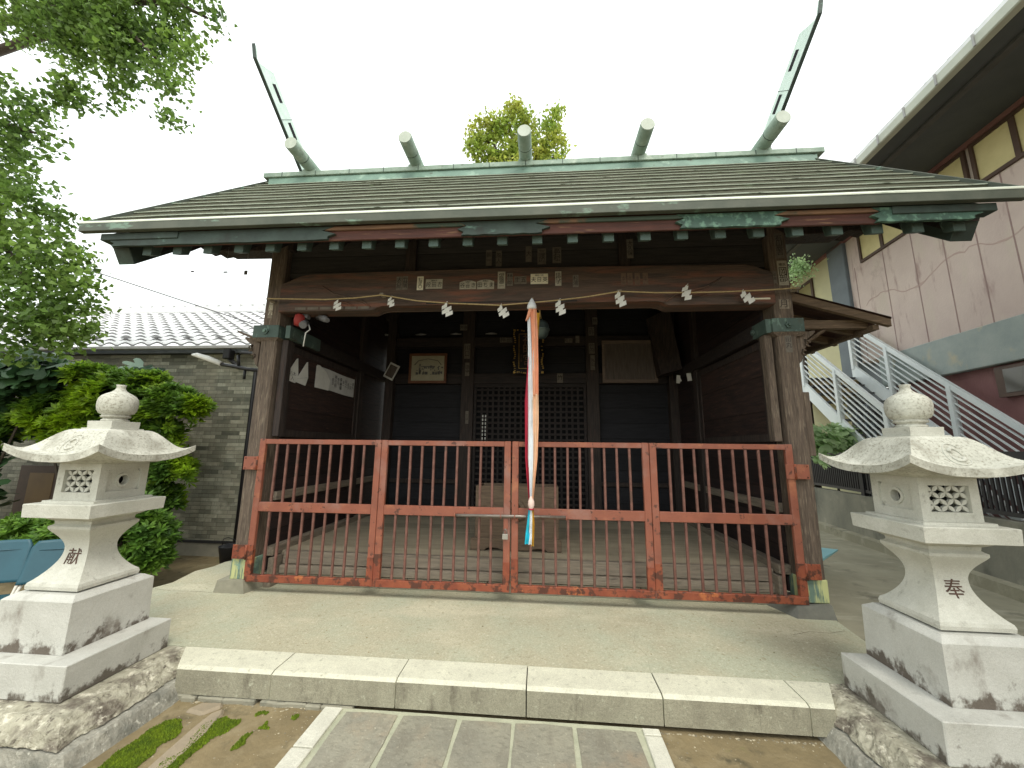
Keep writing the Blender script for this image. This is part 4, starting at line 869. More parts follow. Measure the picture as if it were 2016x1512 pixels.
# papers pinned on the left side panel
xw = -2.2935
def tri(y0, label, note):
    b = MB(); P = [(y0, 1.94), (y0+.18, 1.925), (y0+.215, 2.02), (y0+.185, 2.19), (y0+.165, 2.18)]
    b.prism(P, 'x', xw, xw+.003); o = b.build('folded_paper_notice', m_paper); tag(o, label, 'paper', 'folded white papers on the left side panel')
    MB().prism([(y0+.03, 1.975), (y0+.20, 2.015), (y0+.205, 2.022), (y0+.03, 1.98)], 'x', xw+.0035, xw+.006).build('fold', m_papero, o)
    if note: text('八木\n入', .05, (xw+.004, y0+.125, 1.99), INNER_L, m_inkg, o)
    return o
tri(.055, 'folded white paper triangle on the left panel, nearer the pillar, with a pencilled note', True); tri(.225, 'folded white paper triangle on the left panel, beside the written sheet', False)
b = MB()
b.grid(lambda u, v: (xw+.004+.003*math.sin(u*9)*v, .565+u*.895, 1.94+v*.245+.006*math.sin(u*6)), 20, 4); no = b.build('written_notice', m_papero, recalc=False)
tag(no, 'long white sheet of brush handwriting pinned on the left side panel', 'notice')
MB().prism([(.56, 1.935), (.84, 1.938), (.86, 2.06), (.76, 2.15), (.62, 2.20), (.57, 2.195)], 'x', xw+.009, xw+.011).build('folded_corner', m_paper, no)
for k, c in enumerate(['月日', '神社例', '祭礼', '奉納御', '金一', '封之', '氏子', '一同', '御礼']):
    text('\n'.join(c), .055 if k % 2 else .045, (xw+.0095, .92+k*.062, 2.06+.012*(k % 3)), INNER_L, m_inkg if k % 3 else m_ink, no)
# paper slips at back right
b = MB(); b.box(2.19, 2.24, 2.0, 2.004, 2.22, 2.34, rot=Matrix.Rotation(.1, 3, 'Y')); b.box(2.20, 2.25, 1.99, 1.994, 2.24, 2.30, rot=Matrix.Rotation(-.4, 3, 'Y'))
tag(b.build('paper_slip', m_paper), 'pair of small white slips hanging in the back right corner, lower one', 'paper', 'white slips in the back right corner')
b = MB(); b.box(2.26, 2.32, 1.80, 1.804, 2.22, 2.33, rot=Matrix.Rotation(-.1, 3, 'Y'))
tag(b.build('paper_slip', m_paper), 'small white slip hanging in the back right corner, nearer the side panel', 'paper', 'white slips in the back right corner')
# alarm light cluster at the left pillar
Dv = thing('security_lamp_cluster', (-2.20, .05, 2.50), 'red and grey security light cluster mounted over the left copper band', 'security light')
b = MB(); b.lathe([(.02, 2.47), (.045, 2.48), (.052, 2.53), (.045, 2.58), (.015, 2.60)], -2.17, .02, 14); b.build('red_beacon', m_devred, Dv)
b = MB(); b.tube([(-2.13, .06, 2.52), (-2.11, -.01, 2.47)], .036, 12); b.box(-2.20, -2.10, .03, .09, 2.56, 2.61, bev=.005); b.build('grey_sensor', m_devg, Dv)
b = MB(); b.tube([(-2.04, .12, 2.60), (-1.93, .06, 2.56), (-1.88, .03, 2.53)], [.03, .036, .022], 12); b.tube([(-2.02, .10, 2.63), (-1.98, .07, 2.60)], .022, 10); b.build('spot_lamp', m_devg, Dv)
b = MB(); b.tube([(-1.965, .045, 2.64), (-1.955, .03, 2.635)], .024, 12); b.build('lamp_lens', m_lens, Dv)
b = MB(); b.tube([(-2.09, .05, 2.50), (-2.06, .04, 2.44), (-2.09, .02, 2.40), (-2.10, .02, 2.26)], .006, 6); b.build('cable', m_lampw, Dv)
# wall lamp outside left pillar
Lm = thing('wall_lamp', (-2.55, .30, 2.1), 'slim white outdoor lamp on a dark arm left of the left pillar', 'lamp')
b = MB(); b.tube([(-3.56, .30, 2.255), (-3.50, .30, 2.25), (-3.38, .30, 2.215), (-3.20, .30, 2.15)], [.012, .026, .030, .026], 10); b.build('lamp_shade', m_lampw, Lm)
b = MB(); b.tube([(-3.20, .30, 2.145), (-3.05, .30, 2.12), (-2.90, .3, 2.09), (-2.50, .30, 2.05)], .020, 8); b.tube([(-2.92, .30, 2.08), (-2.92, .30, 1.98)], .014, 6)
b.tube([(-2.5, .3, 2.24), (-2.98, .30, 2.28), (-3.02, .30, 2.24), (-3.0, .30, 2.13)], .016, 6); b.build('lamp_arm', m_fence, Lm)
# three dry leaves hanging on web threads
for i, (x, z, w_) in enumerate(((-2.97, 2.87, .03), (-2.64, 2.855, .04), (-2.44, 2.845, .03))):
    t = thing('dangling_dry_leaf', (x, -.4, z), ('tiny dry leaf dangling under the left eave, farthest from the pillar', 'flat dry leaf dangling under the left eave, middle one of three', 'curled dry leaf dangling under the left eave beside the pillar')[i], 'leaf', 'dry leaves dangling under the left eave')
    MB().box(x-w_/2, x+w_/2, -.41, -.40, z-(.006 if i < 2 else .02), z+(.006 if i < 2 else .02), bev=.003).build('leaf_blade', m_bark, t)
    MB().tube([(x, -.405, z), (x, -.405, 3.22)], .0004, 3).build('thread', m_papero, t)
# ================================================================== stone lanterns
def lantern(cx, cy, sx, word, label):
    LN = thing('stone_lantern', (cx, cy, 0), label, 'stone lantern', 'pair of granite lanterns before the hall')
    A = -1 if cx < 0 else 1
    xi = (-2.14 if A < 0 else 1.955)
    xo = xi+A*.78
    MB().box(min(xi, xo), max(xi, xo), -1.50, -.945, .001, .168, bev=.004).build('lower_plinth', m_granstn, LN)
    MB().sqlathe([(.224, .169), (.220, .425), (.216, .430), (.190, .448), (.186, .452)], cx, cy).build('upper_plinth', m_granstn2, LN)
    # flared shaft
    prof = [(.148, .456), (.165, .462), (.167, .480), (.162, .496)]
    for i in range(1, 13):
        t = i/13; prof.append((.162-.084*math.sin(t*math.pi/2)**.85, .496+.165*t))
    for i in range(0, 10):
        t = i/10; prof.append((.078+.058*(1-math.cos(t*math.pi/2)), .664+.118*t))
    prof += [(.137, .786), (.138, .800), (.128, .806), (.120, .812), (.122, .830), (.150, .846), (.160, .858)]
    sh = MB().sqlathe(prof, cx, cy).build('shaft', m_gran, LN)
    MB().sqlathe([(.205, .8585), (.214, .862), (.217, .933), (.214, .936), (.170, .937), (.168, .950), (.150, .951)], cx, cy).build('platform', m_gran, LN)
    # fire box: open faces with carved tracery; round window on the inner side
    fb = MB(); h = .140; z0, z1 = .951, 1.166; t_ = .030
    # floor, roof and corner posts
    fb.box(cx-h, cx+h, cy-h, cy+h, z0, z0+.045); fb.box(cx-h, cx+h, cy-h, cy+h, z1-.04, z1)
    for a in (-1, 1):
        for c in (-1, 1):
            X0, X1 = sorted((cx+a*h, cx+a*(h-.045))); Y0, Y1 = sorted((cy+c*h, cy+c*(h-.045))); fb.box(X0, X1, Y0, Y1, z0+.045, z1-.04)
    fire = fb.build('fire_box', m_gran, LN)
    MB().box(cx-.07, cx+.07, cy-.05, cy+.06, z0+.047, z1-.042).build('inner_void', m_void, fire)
    def face(front, kind):
        b = MB(); zc = (z0+z1)/2+.002; a0 = -(h-.045); a1 = h-.045; zb, zt = z0+.045, z1-.04
        def PT(u, v, d):
            if front == 'f': return (cx+u, cy-h+.016+d, v)
            if front == 'b': return (cx+u, cy+h-.016-d, v)
            if front == 'l': return (cx-h+.016+d, cy+u, v)
            return (cx+h-.016-d, cy+u, v)
        if kind == 'tracery':
            nx, nzv = 2.5, 2; r = (zt-zb)/2/2
            cxs = [-r*2, 0, r*2]
            for i, uu in enumerate(cxs):
                for j in (-1, 1):
                    c0 = (uu, zc+j*r)
                    for q in range(4):
                        a = math.pi/4+q*math.pi/2; d = Vector((math.cos(a), math.sin(a))); n = Vector((-d.y, d.x)); Lh = r*1.38
                        pts = []
                        for s in range(7):
                            tt = s/6; pts.append((tt, .30*r*math.sin(math.pi*tt)))
                        poly = [(c0[0]+d.x*Lh*tt+n.x*w_, c0[1]+d.y*Lh*tt+n.y*w_) for tt, w_ in pts]+[(c0[0]+d.x*Lh*tt-n.x*w_, c0[1]+d.y*Lh*tt-n.y*w_) for tt, w_ in pts[::-1][1:-1]]
                        poly = [(min(max(u, a0), a1), min(max(v, zb), zt)) for u, v in poly]
                        try:
                            Va = [b.bm.verts.new(PT(u, v, 0)) for u, v in poly]; Vb = [b.bm.verts.new(PT(u, v, .014)) for u, v in poly]
                            b.bm.faces.new(Va); b.bm.faces.new(Vb[::-1])
                            for k in range(len(poly)): b.bm.faces.new([Va[k-1], Va[k], Vb[k], Vb[k-1]])
                        except Exception: pass
            b.build('tracery_panel', m_gran, fire)
        else:
            n = 28; R1 = .030; R2 = .043
            outer = []
            for k in range(n):
                a = 2*math.pi*k/n; c, s = math.cos(a), math.sin(a); m = max(abs(c)/a1, abs(s)/((zt-zb)/2)); outer.append((c/m, zc+s/m))
            inn = [(R1*math.cos(2*math.pi*k/n), zc+R1*math.sin(2*math.pi*k/n)) for k in range(n)]
            mid = [(R2*math.cos(2*math.pi*k/n), zc+R2*math.sin(2*math.pi*k/n)) for k in range(n)]
            rings = [[b.bm.verts.new(PT(u, v, d)) for u, v in ring] for ring, d in ((outer, -.004), (mid, -.004), (mid, -.013), (inn, -.013), (inn, .03))]
            for i in range(4):
                for k in range(n): b.bm.faces.new([rings[i][k-1], rings[i][k], rings[i+1][k], rings[i+1][k-1]])
            b.build('round_window_panel', m_gran, fire)
    face('f', 'tracery'); face('b', 'tracery'); face('l' if cx > 0 else 'r', 'round'); face('r' if cx > 0 else 'l', 'round')
    # hat: concave roof with upswept corners
    b = MB(); n = 24
    def prof_h(t): return .098+(.202-.0)*t**1.0
    def hat(u, v, under=False):
        a = u*4; k = int(a) % 4; f = a-int(a); s = 2*f-1
        cn_ = [(-1, -1), (1, -1), (1, 1), (-1, 1)]; p0, p1 = cn_[k], cn_[(k+1) % 4]
        dx = p0[0]*(1-f)+p1[0]*f; dy = p0[1]*(1-f)+p1[1]*f
        hw = .105+.195*v
        pull = 1-.035*(1-s*s)*v*v
        sag = (abs(s)**2.6)
        ztop = 1.375-.030*v**1.5-.150*(1-(1-v)**1.0)*(v**.55)
        t_ = min(1, max(0, (v-.06)/.80)); ztop = 1.374-.150*(3*t_*t_-2*t_**3)-.010*v
        z = ztop+.064*sag*v**2.4+.004*v
        if under: z = z-.040
        return (cx+dx*hw*pull, cy+dy*hw*pull, z)
    N_ = 64; Mv = 14
    top = [[b.bm.verts.new(hat(i/N_, j/Mv)) for j in range(Mv+1)] for i in range(N_)]
    for i in range(N_):
        for j in range(Mv):
            f = b.bm.faces.new([top[i][j], top[(i+1) % N_][j], top[(i+1) % N_][j+1], top[i][j+1]]); f.smooth = (i % 16 not in (15,)) or True
    edge = [b.bm.verts.new(hat(i/N_, 1.0, True)) for i in range(N_)]
    inner = [b.bm.verts.new((cx+(hat(i/N_, 1)[0]-cx)*.55, cy+(hat(i/N_, 1)[1]-cy)*.55, 1.1665)) for i in range(N_)]
    for i in range(N_):
        k = (i+1) % N_
        b.bm.faces.new([top[i][Mv], top[k][Mv], edge[k], edge[i]]); f = b.bm.faces.new([edge[i], edge[k], inner[k], inner[i]]); f.smooth = True
    b.bm.faces.new([top[i][0] for i in range(N_)]); b.bm.faces.new(inner[::-1])
    for e in b.bm.edges: pass
    ht = b.build('hat', m_granhat, LN)
    mod = ht.modifiers.new('es', 'EDGE_SPLIT'); mod.split_angle = math.radians(28)
    MB().sqlathe([(.100, 1.372), (.100, 1.382), (.083, 1.383), (.085, 1.424), (.083, 1.426)], cx, cy).build('finial_base', m_gran, LN)
    MB().lathe([(.062, 1.426), (.067, 1.430), (.066, 1.438), (.058, 1.441), (.058, 1.448), (.070, 1.452), (.073, 1.460), (.068, 1.466), (.066, 1.470), (.084, 1.480), (.093, 1.498), (.0975, 1.522), (.098, 1.548), (.094, 1.572), (.082, 1.592), (.062, 1.607), (.042, 1.618), (.029, 1.630), (.0225, 1.644), (.0225, 1.655), (.026, 1.667)], cx, cy, 32).build('jewel_finial', m_granhat, LN)
    # engraved character on the front of the shaft
    hw = .094; zc = .615
    def shaft_h(z): 
        pr = [(q[1], q[0]) for q in prof if q[1] > .49 and q[1] < .8]
        for i in range(len(pr)-1):
            if pr[i][0] <= z <= pr[i+1][0]:
                f = (z-pr[i][0])/(pr[i+1][0]-pr[i][0]); return pr[i][1]*(1-f)+pr[i+1][1]*f
        return pr[-1][1]
    q = text(word, .092, (cx+(.0), cy-.12, .618), FRONT, m_engr, LN, name='engraved_character', ext=.001)
    for v in q.data.vertices:                        # wrap the character onto the curved shaft face
        z = v.co.z; k = v.co.y-(cy-.12-cy)
        v.co.y = -shaft_h(z)-.0015+k
    # comma crest on the front slope of the hat
    px_ = cx; b = MB()
    def onhat(u, v):  # u across (-1..1), v 0..1 down the slope, front side
        f = (u+1)/2; return Vector(hat(f/4, v))
    if True:
        c_ = .0
        n_ = 26
        P = []
        for k in range(n_+1):
            a = 2*math.pi*k/n_*.80+.5; P.append(onhat(c_+.24*math.cos(a), .52+.20*math.sin(a))+Vector((0, -.001, .001)))
        b.tube(P, .0028, 6)
        for sg in (0, math.pi):
            P = [onhat(c_+.13*math.cos(a+sg), .52+.11*math.sin(a+sg))+Vector((0, -.001, .001)) for a in [math.pi*(.15+.11*k) for k in range(9)]]
            b.tube(P, [.009, .010, .009, .008, .007, .006, .005, .003, .002], 6)
        b.build('carved_crest', m_gran, ht)
    return LN
m_granstn2 = mk('stained_upper_granite', (.54, .54, .50), (.46, .46, .42), 5, spots=[((.13, .11, .09), 14, .34, .46, (1, 1, .8), (.15, .33)), ((.26, .24, .21), 6, .58, .72, (1, 1, .6))], **GR)
lantern(-2.505, -1.19, -1, '献', 'granite lantern on the left, engraved 献, in front of the tile wall and bushes')
lantern(2.315, -1.175, 1, '奉', 'granite lantern on the right, engraved 奉, in front of the white staircase')
# rough slabs and battered stone bases under the lanterns
def roughslab(xi, xo, y0, y1, z0, z1, amp, outx, outy, name, mat, label, cat, group):
    bb = bmesh.new(); od = 1 if xo < xi else -1
    def side(fn, n1, n2):
        g_ = [[bb.verts.new(fn(i/n1, j/n2)) for j in range(n2+1)] for i in range(n1+1)]
        for i in range(n1):
            for j in range(n2): bb.faces.new([g_[i][j], g_[i+1][j], g_[i+1][j+1], g_[i][j+1]])
    side(lambda u, v: (xi+(xo-xi)*u, y0+(y1-y0)*v, z1), 60, 50)
    side(lambda u, v: (xi+od*outx*(1-v), y0+(y1-y0)*u-outy*(1-v)*(1-u), z0+(z1-z0)*v), 110, 16)
    side(lambda u, v: (xi+(xo-xi)*u+od*outx*(1-v)*(1-u), y0-outy*(1-v), z0+(z1-z0)*v), 110, 16)
    side(lambda u, v: (xi+(xo-xi)*u+od*outx*(1-v)*(1-u), y1, z0+(z1-z0)*v), 20, 6)
    bmesh.ops.remove_doubles(bb, verts=bb.verts, dist=.0006)
    for v in bb.verts:
        p = v.co.copy(); top = abs(p.z-z1) < 1e-4
        k = noise.fractal(p*11, 1, 2, 5)*amp+noise.noise(p*3.1)*amp*1.3; k2 = (noise.ridged_multi_fractal(p*14+Vector((5, 1, 2)), 1, 2, 4, 1, 2)-1.0)*amp*.45
        if top and abs(p.x-xi) > .03 and abs(p.y-y0) > .03: v.co.z += k*.08
        else:
            t = min(1, max(0, (p.z-z0)/(z1-z0))); bl = math.sin(math.pi*t)**.7
            if abs(p.x-xi) < outx+.03: v.co.x += od*(k+k2+amp*.9*bl)*(.5 if top else 1)
            if abs(p.y-y0) < outy+.03: v.co.y -= (k+k2+amp*.9*bl)*(.5 if top else 1)
            v.co.z += k2*.5-(.006 if top else 0)
    b = MB(); b.bm.free(); b.bm = bb
    o = b.build(name, mat); tag(o, label, cat, group); return o
for s_, xi, xo, lab in ((-1, -2.03, -3.3, 'left'), (1, 1.868, 3.1, 'right')):
    roughslab(xi, xo, -1.565, -.935, -.085, 0, .017, .125 if s_ < 0 else .105, .10, 'rough_stone_slab', m_rough, f'rough hewn slab with chipped edge under the {lab} granite lantern', 'stone slab', 'rough slabs under the lanterns')
    roughslab(xi+(.155 if s_ < 0 else -.125), xo, -1.66, -.96, -.36, -.088, .005, .17, .06, 'battered_stone_block', m_batter, f'grey battered base block under the {lab} rough slab', 'stone block', 'base blocks under the rough slabs')
b = MB(); b.prism([(1.70, -1.20), (1.78, -1.165), (1.86, -1.15), (1.83, -1.26)], 'z', -.2, -.15, bev=.004)
tag(b.build('loose_stone', m_cop), 'small blue green stone wedged between kerb and right lantern base', 'stone')
b = MB(); b.prism([(-2.0, -1.30), (-1.98, -1.16), (-1.88, -1.155), (-1.84, -1.19), (-1.90, -1.28)], 'z', -.2, -.145, bev=.01)
tag(b.build('loose_stone', m_plinthl), 'small grey stone at the foot of the left base block beside the kerb', 'stone')
# ================================================================== left building
LB = thing('annex_building', (-7, 2.5, -.3), 'low annex with stacked stone tile wall and grey pantile roof behind the left lantern', 'building')
WY = 2.4
MB().box(-16, -4.30, WY, WY+.15, -.20, 2.86).build('tiled_wall', m_tile, LB)
MB().box(-16, -4.31, WY+.01, WY+.14, -.55, -.24).build('foundation', m_found, LB)
MB().box(-16, -4.29, WY-.02, WY+.16, -.24, -.201).build('drip_trim', m_fence, LB)
MB().box(-4.42, -4.30, WY+.15, 7, -.5, 2.86).build('end_wall', m_tile, LB)
# pantile roof: wave profile with stepped courses
b = MB(); y0, z0, y1, z1 = 2.22, 2.93, 5.0, 4.55; TW = .295
def zr(x): 
    t = (x/TW) % 1; return .030*abs(math.cos(math.pi*t))**1.5*1.6-.02
NCr = 12; xs2 = np.arange(-15, -4.1, TW/10)
for c in range(NCr):
    ya, yb = y0+(y1-y0)*c/NCr, y0+(y1-y0)*(c+1)/NCr+.03; za, zb_ = z0+(z1-z0)*c/NCr+.022, z0+(z1-z0)*(c+1)/NCr+.005
    prev = None
    for x in xs2:
        q = [b.bm.verts.new((x, ya, za-.028+zr(x))), b.bm.verts.new((x, ya, za+zr(x))), b.bm.verts.new((x, yb, zb_+zr(x)))]
        if prev:
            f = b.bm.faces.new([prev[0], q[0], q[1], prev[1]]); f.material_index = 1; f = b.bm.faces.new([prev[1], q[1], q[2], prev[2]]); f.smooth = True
        prev = q
b.build('pantile_roof', [m_rtile, m_rtdark], LB, recalc=False)
MB().box(-15, -4.15, 2.30, 5.0, 2.80, 2.86).build('eave_soffit', m_soff, LB)
b = MB(); b.box(-15, -4.13, 4.9, 5.2, 4.52, 4.72, bev=.03)
rg = b.build('ridge_tiles', m_rtile, LB)
b = MB()
for k in range(34): b.box(-14.4+k*.3, -14.33+k*.3, 4.88, 5.1, 4.70, 4.745, bev=.008)
b.build('ridge_tile_joint', m_rtile, rg)
b = MB()
for k in range(16):
    x = -8.9+k*.59; b.tube([(x, 2.42, 3.115), (x+.10, 2.42, 3.12), (x+.19, 2.42, 3.115)], [.008, .02, .008], 6)
b.build('snow_guard', m_rtdark, LB)
b = MB(); b.box(-15, -4.12, 2.12, 2.20, 2.83, 2.885, bev=.008); gt = b.build('gutter', m_gutter, LB)
b = MB(); b.box(-4.90, -4.78, 2.12, 2.24, 2.66, 2.82, bev=.01); b.tube([(-4.84, 2.2, 2.68), (-4.72, 2.26, 2.55), (-4.46, 2.34, 2.50), (-4.44, 2.34, -.4)], .035, 10); b.build('downpipe', m_fence, LB)
wn = MB(); wn.box(-8.45, -7.62, WY-.03, WY-.005, -.35, .90, bev=.005); wf = wn.build('window', m_brownwin, LB)
MB().box(-8.25, -7.80, WY-.034, WY-.029, -.25, .78).build('pane', mk('amber_glass', (.22, .14, .06), (.16, .10, .05), 2, rough=.3), wf)
# bucket beside the wall
bk = MB(); bk.lathe([(.10, -.32), (.14, -.10), (.145, -.09), (.135, -.09), (.10, -.27)], -4.02, 1.75, 20)
bk = bk.build('bucket', m_fence); tag(bk, 'black plastic bucket on the ground left of the left pillar', 'bucket')
MB().tube([(-4.15, 1.75, -.10), (-4.10, 1.70, .0), (-4.02, 1.68, .03), (-3.94, 1.70, 0), (-3.89, 1.75, -.10)], .005, 6).build('handle', m_fence, bk)
# ================================================================== chairs
def chair(x, y, rz, label):
    T = thing('folding_chair', (x, y, -.3), label, 'chair', 'teal folding chairs by the left lantern'); z0 = -.52
    def back(u, v):
        w_ = .205*(1-.10*v)*(1 if v < .86 else 1-(v-.86)*1.1); return ((u-.5)*2*w_*(1), .20+.10*v+.02*math.cos((u-.5)*3), z0+.52+v*.36)
    Rz = Matrix.Rotation(rz, 4, 'Z'); X = Matrix.Translation((x, y, 0)) @ Rz
    def shell(fn, t, name):
        b = MB(X); b.grid(fn, 14, 14); 
        b.build_ = None
        o = b.build(name, m_chair, T); s = o.modifiers.new('s', 'SOLIDIFY'); s.thickness = t; return o
    shell(back, .022, 'backrest'); shell(lambda u, v: ((u-.5)*.44*(1-.06*(1-v)), -.22+v*.42, z0+.435+.012*math.cos((v-.3)*4)-.02*(1-v)**4), .03, 'seat')
    b = MB(X); b.tube([(-.13, .22, z0+.60), (-.13, .27, z0+.80), (.13, .27, z0+.80), (.13, .22, z0+.60)], .006, 6); b.build('back_crease', m_chair, T)
    for s in (-1, 1):
        MB(X).tube([(s*.17, .26, z0+.60), (s*.18, .16, z0+.44), (s*.19, -.22, z0)], .012, 8).build('frame_tube', m_ivory, T)
        MB(X).tube([(s*.15, -.16, z0+.43), (s*.16, .26, z0)], .012, 8).build('leg', m_ivory, T)
chair(-4.66, -.30, .50, 'teal folding chair at the left edge of the view beside the left lantern'); chair(-4.22, -.20, .50, 'teal folding chair nearer the left lantern, partly behind its shaft')
# ================================================================== vegetation
def leaves(blobs, size, mat, name, parent, fan=True, droop=.3, seed=1, shell=.55, spread=1.6):
    rng = np.random.default_rng(seed); V = []; Fc = []
    for (cx, cy, cz, rx, ry, rz_, n) in blobs:
        k = 0
        while k < n:
            # clumps on the shell of the blob
            d = rng.normal(size=3); d /= np.linalg.norm(d); rr = shell+(1-shell)*rng.random()**.5
            c = np.array([cx, cy, cz])+d*np.array([rx, ry, rz_])*rr
            nn = nz3(c[0], c[1], c[2], 2.2)
            if nn < -.12: k += 1; continue
            m = rng.integers(5, 12)
            for _ in range(m):
                p = c+rng.normal(size=3)*size*spread
                L = size*rng.uniform(.6, 1.25); a = rng.normal(size=3); a[2] -= droop; a /= np.linalg.norm(a)
                s = np.cross(a, rng.normal(size=3)); s /= np.linalg.norm(s); u = np.cross(a, s)
                W = L*(.55 if fan else .20); i = len(V)
                if fan:
                    V += [p, p+a*L*.75+s*W+u*L*.10, p+a*L+u*L*.02, p+a*L*.75-s*W+u*L*.10]; Fc.append((i, i+1, i+2)); Fc.append((i, i+2, i+3))
                else:
                    V += [p, p+a*L*.5+s*W+u*L*.08, p+a*L, p+a*L*.5-s*W+u*L*.08]; Fc.append((i, i+1, i+2)); Fc.append((i, i+2, i+3))
            k += m
    me = bpy.data.meshes.new(name); off = np.array(WO[parent.name]); me.from_pydata([tuple(v-off) for v in V], [], Fc); me.materials.append(mat)
    o = bpy.data.objects.new(name, me); COL.objects.link(o); o.parent = parent; WO[o.name] = WO[parent.name]; return o
def whorls(blobs, size, mat, name, parent, seed=3, nl=8, width=.17):
    rng = np.random.default_rng(seed); V = []; Fc = []
    for (cx, cy, cz, rx, ry, rz_, n) in blobs:
        for _ in range(n):
            d = rng.normal(size=3); d[2] = abs(d[2])*.9-.25; d /= np.linalg.norm(d); rr = .72+.30*rng.random()
            c = np.array([cx, cy, cz])+d*np.array([rx, ry, rz_])*rr
            if nz3(c[0], c[1], c[2], 3.0) < -.25: continue
            ax = d*.6+np.array([0, -.25, .9])+rng.normal(size=3)*.35; ax /= np.linalg.norm(ax)
            t = np.cross(ax, rng.normal(size=3)); t /= np.linalg.norm(t); b_ = np.cross(ax, t); S_ = size*rng.uniform(.7, 1.2)
            for k in range(nl):
                a = 2*math.pi*k/nl+rng.uniform(-.3, .3); dr = t*math.cos(a)+b_*math.sin(a); dr = dr*.85+ax*rng.uniform(.2, .7); dr /= np.linalg.norm(dr)
                s = np.cross(dr, ax); s /= (np.linalg.norm(s)+1e-9); i = len(V)
                V += [c, c+dr*S_*.55+s*S_*width+ax*S_*.05, c+dr*S_, c+dr*S_*.55-s*S_*width+ax*S_*.05]; Fc.append((i, i+1, i+2)); Fc.append((i, i+2, i+3))
    me = bpy.data.meshes.new(name); off = np.array(WO[parent.name]); me.from_pydata([tuple(v-off) for v in V], [], Fc); me.materials.append(mat)
    o = bpy.data.objects.new(name, me); COL.objects.link(o); o.parent = parent; WO[o.name] = WO[parent.name]; return o
T1 = thing('ginkgo_tree', (-9.0, .8, -.2), 'large green ginkgo overhanging from the left edge with drooping leafy branches', 'tree')
up_ = [(-6.3, 0.3, 7.13, 0.47, 0.35, 0.51), (-5.64, 0.3, 6.9, 0.61, 0.35, 0.66), (-4.96, 0.3, 6.84, 0.52, 0.35, 0.57), (-4.56, 0.3, 6.64, 0.36, 0.35, 0.4), (-5.16, 0.3, 6.38, 0.44, 0.35, 0.48), (-5.64, 0.3, 6.58, 0.45, 0.35, 0.49), (-5.64, 0.3, 5.86, 0.29, 0.29, 0.31), (-5.75, 0.3, 5.71, 0.18, 0.18, 0.19), (-5.41, 0.3, 6.0, 0.29, 0.29, 0.31), (-4.54, 0.3, 6.09, 0.23, 0.23, 0.25), (-4.47, 0.3, 5.7, 0.18, 0.18, 0.2), (-4.38, 0.3, 5.38, 0.12, 0.12, 0.13), (-4.24, 0.3, 5.22, 0.07, 0.07, 0.07), (-4.41, 0.3, 6.39, 0.2, 0.2, 0.22), (-4.18, 0.3, 6.97, 0.15, 0.15, 0.17), (-3.97, 0.3, 6.63, 0.08, 0.08, 0.09), (-4.17, 0.3, 7.1, 0.18, 0.18, 0.21), (-6.95, 0.3, 6.94, 0.25, 0.25, 0.27), (-6.69, 0.3, 6.82, 0.13, 0.13, 0.14), (-6.38, 0.3, 6.75, 0.07, 0.07, 0.08), (-5.91, 0.3, 5.73, 0.1, 0.1, 0.11), (-6.02, 0.3, 5.57, 0.13, 0.13, 0.14), (-5.67, 0.3, 7.59, 1.23, 0.35, 1.35), (-6.89, 0.3, 7.62, 0.65, 0.35, 0.71)]
lf_ = [(-6.97, 0.3, 6.12, 0.17, 0.17, 0.18), (-6.63, 0.3, 5.7, 0.23, 0.23, 0.23), (-6.35, 0.3, 5.46, 0.22, 0.22, 0.23), (-6.6, 0.3, 5.31, 0.33, 0.33, 0.34), (-6.16, 0.3, 5.29, 0.15, 0.15, 0.15), (-5.91, 0.3, 4.96, 0.07, 0.07, 0.07), (-6.5, 0.3, 4.79, 0.31, 0.31, 0.31), (-6.32, 0.3, 4.35, 0.3, 0.3, 0.3), (-6.04, 0.3, 4.23, 0.21, 0.21, 0.21), (-5.71, 0.3, 4.38, 0.05, 0.05, 0.05), (-6.17, 0.3, 3.93, 0.38, 0.35, 0.37), (-5.74, 0.3, 3.85, 0.31, 0.31, 0.3), (-5.83, 0.3, 3.38, 0.51, 0.35, 0.48), (-5.35, 0.3, 3.37, 0.32, 0.32, 0.31), (-5.09, 0.3, 3.04, 0.25, 0.25, 0.24), (-5.5, 0.3, 2.87, 0.49, 0.35, 0.46), (-5.96, 0.3, 2.88, 0.47, 0.35, 0.43), (-5.6, 0.3, 2.5, 0.39, 0.35, 0.36), (-5.07, 0.3, 2.71, 0.27, 0.27, 0.25), (-4.94, 0.3, 2.48, 0.14, 0.14, 0.13), (-5.25, 0.3, 2.38, 0.24, 0.24, 0.23), (-7.1, 0.3, 4.97, 0.67, 0.35, 0.66), (-6.69, 0.3, 3.54, 0.77, 0.35, 0.72)]
leaves([(*q, int(3500*q[3]*q[5]+12)) for q in up_+lf_], .060, m_leafg, 'crown', T1, seed=5, shell=.2, spread=1.0)
b = MB(); b.tube([(-9.0, .8, -.3), (-9.1, .8, 2), (-9.3, .75, 4.5), (-9.6, .7, 7.5), (-9.8, .6, 10)], [.32, .27, .24, .18, .08], 12); b.build('trunk', m_bark, T1)
b = MB()
for P in ([(-9.5, .7, 6.6), (-6.9, .5, 7.0), (-6.0, .35, 6.9), (-5.2, .3, 6.7), (-4.7, .28, 6.2)], [(-9.6, .7, 7.4), (-6, .4, 7.4), (-4.6, .3, 7.1), (-4.1, .3, 6.8)], [(-9.3, .8, 4.6), (-7.2, .5, 4.7), (-6.6, .35, 4.3), (-6.2, .3, 3.6), (-5.7, .3, 3.0)], [(-9.3, .75, 5.2), (-7, .4, 5.5), (-6.2, .3, 5.2)], [(-9.1, .8, 3), (-7.0, .5, 3.1), (-6.2, .3, 2.7)]):
    b.tube(P, [.07-.055*i/(len(P)-1) for i in range(len(P))], 7)
b.build('limb', m_bark, T1)
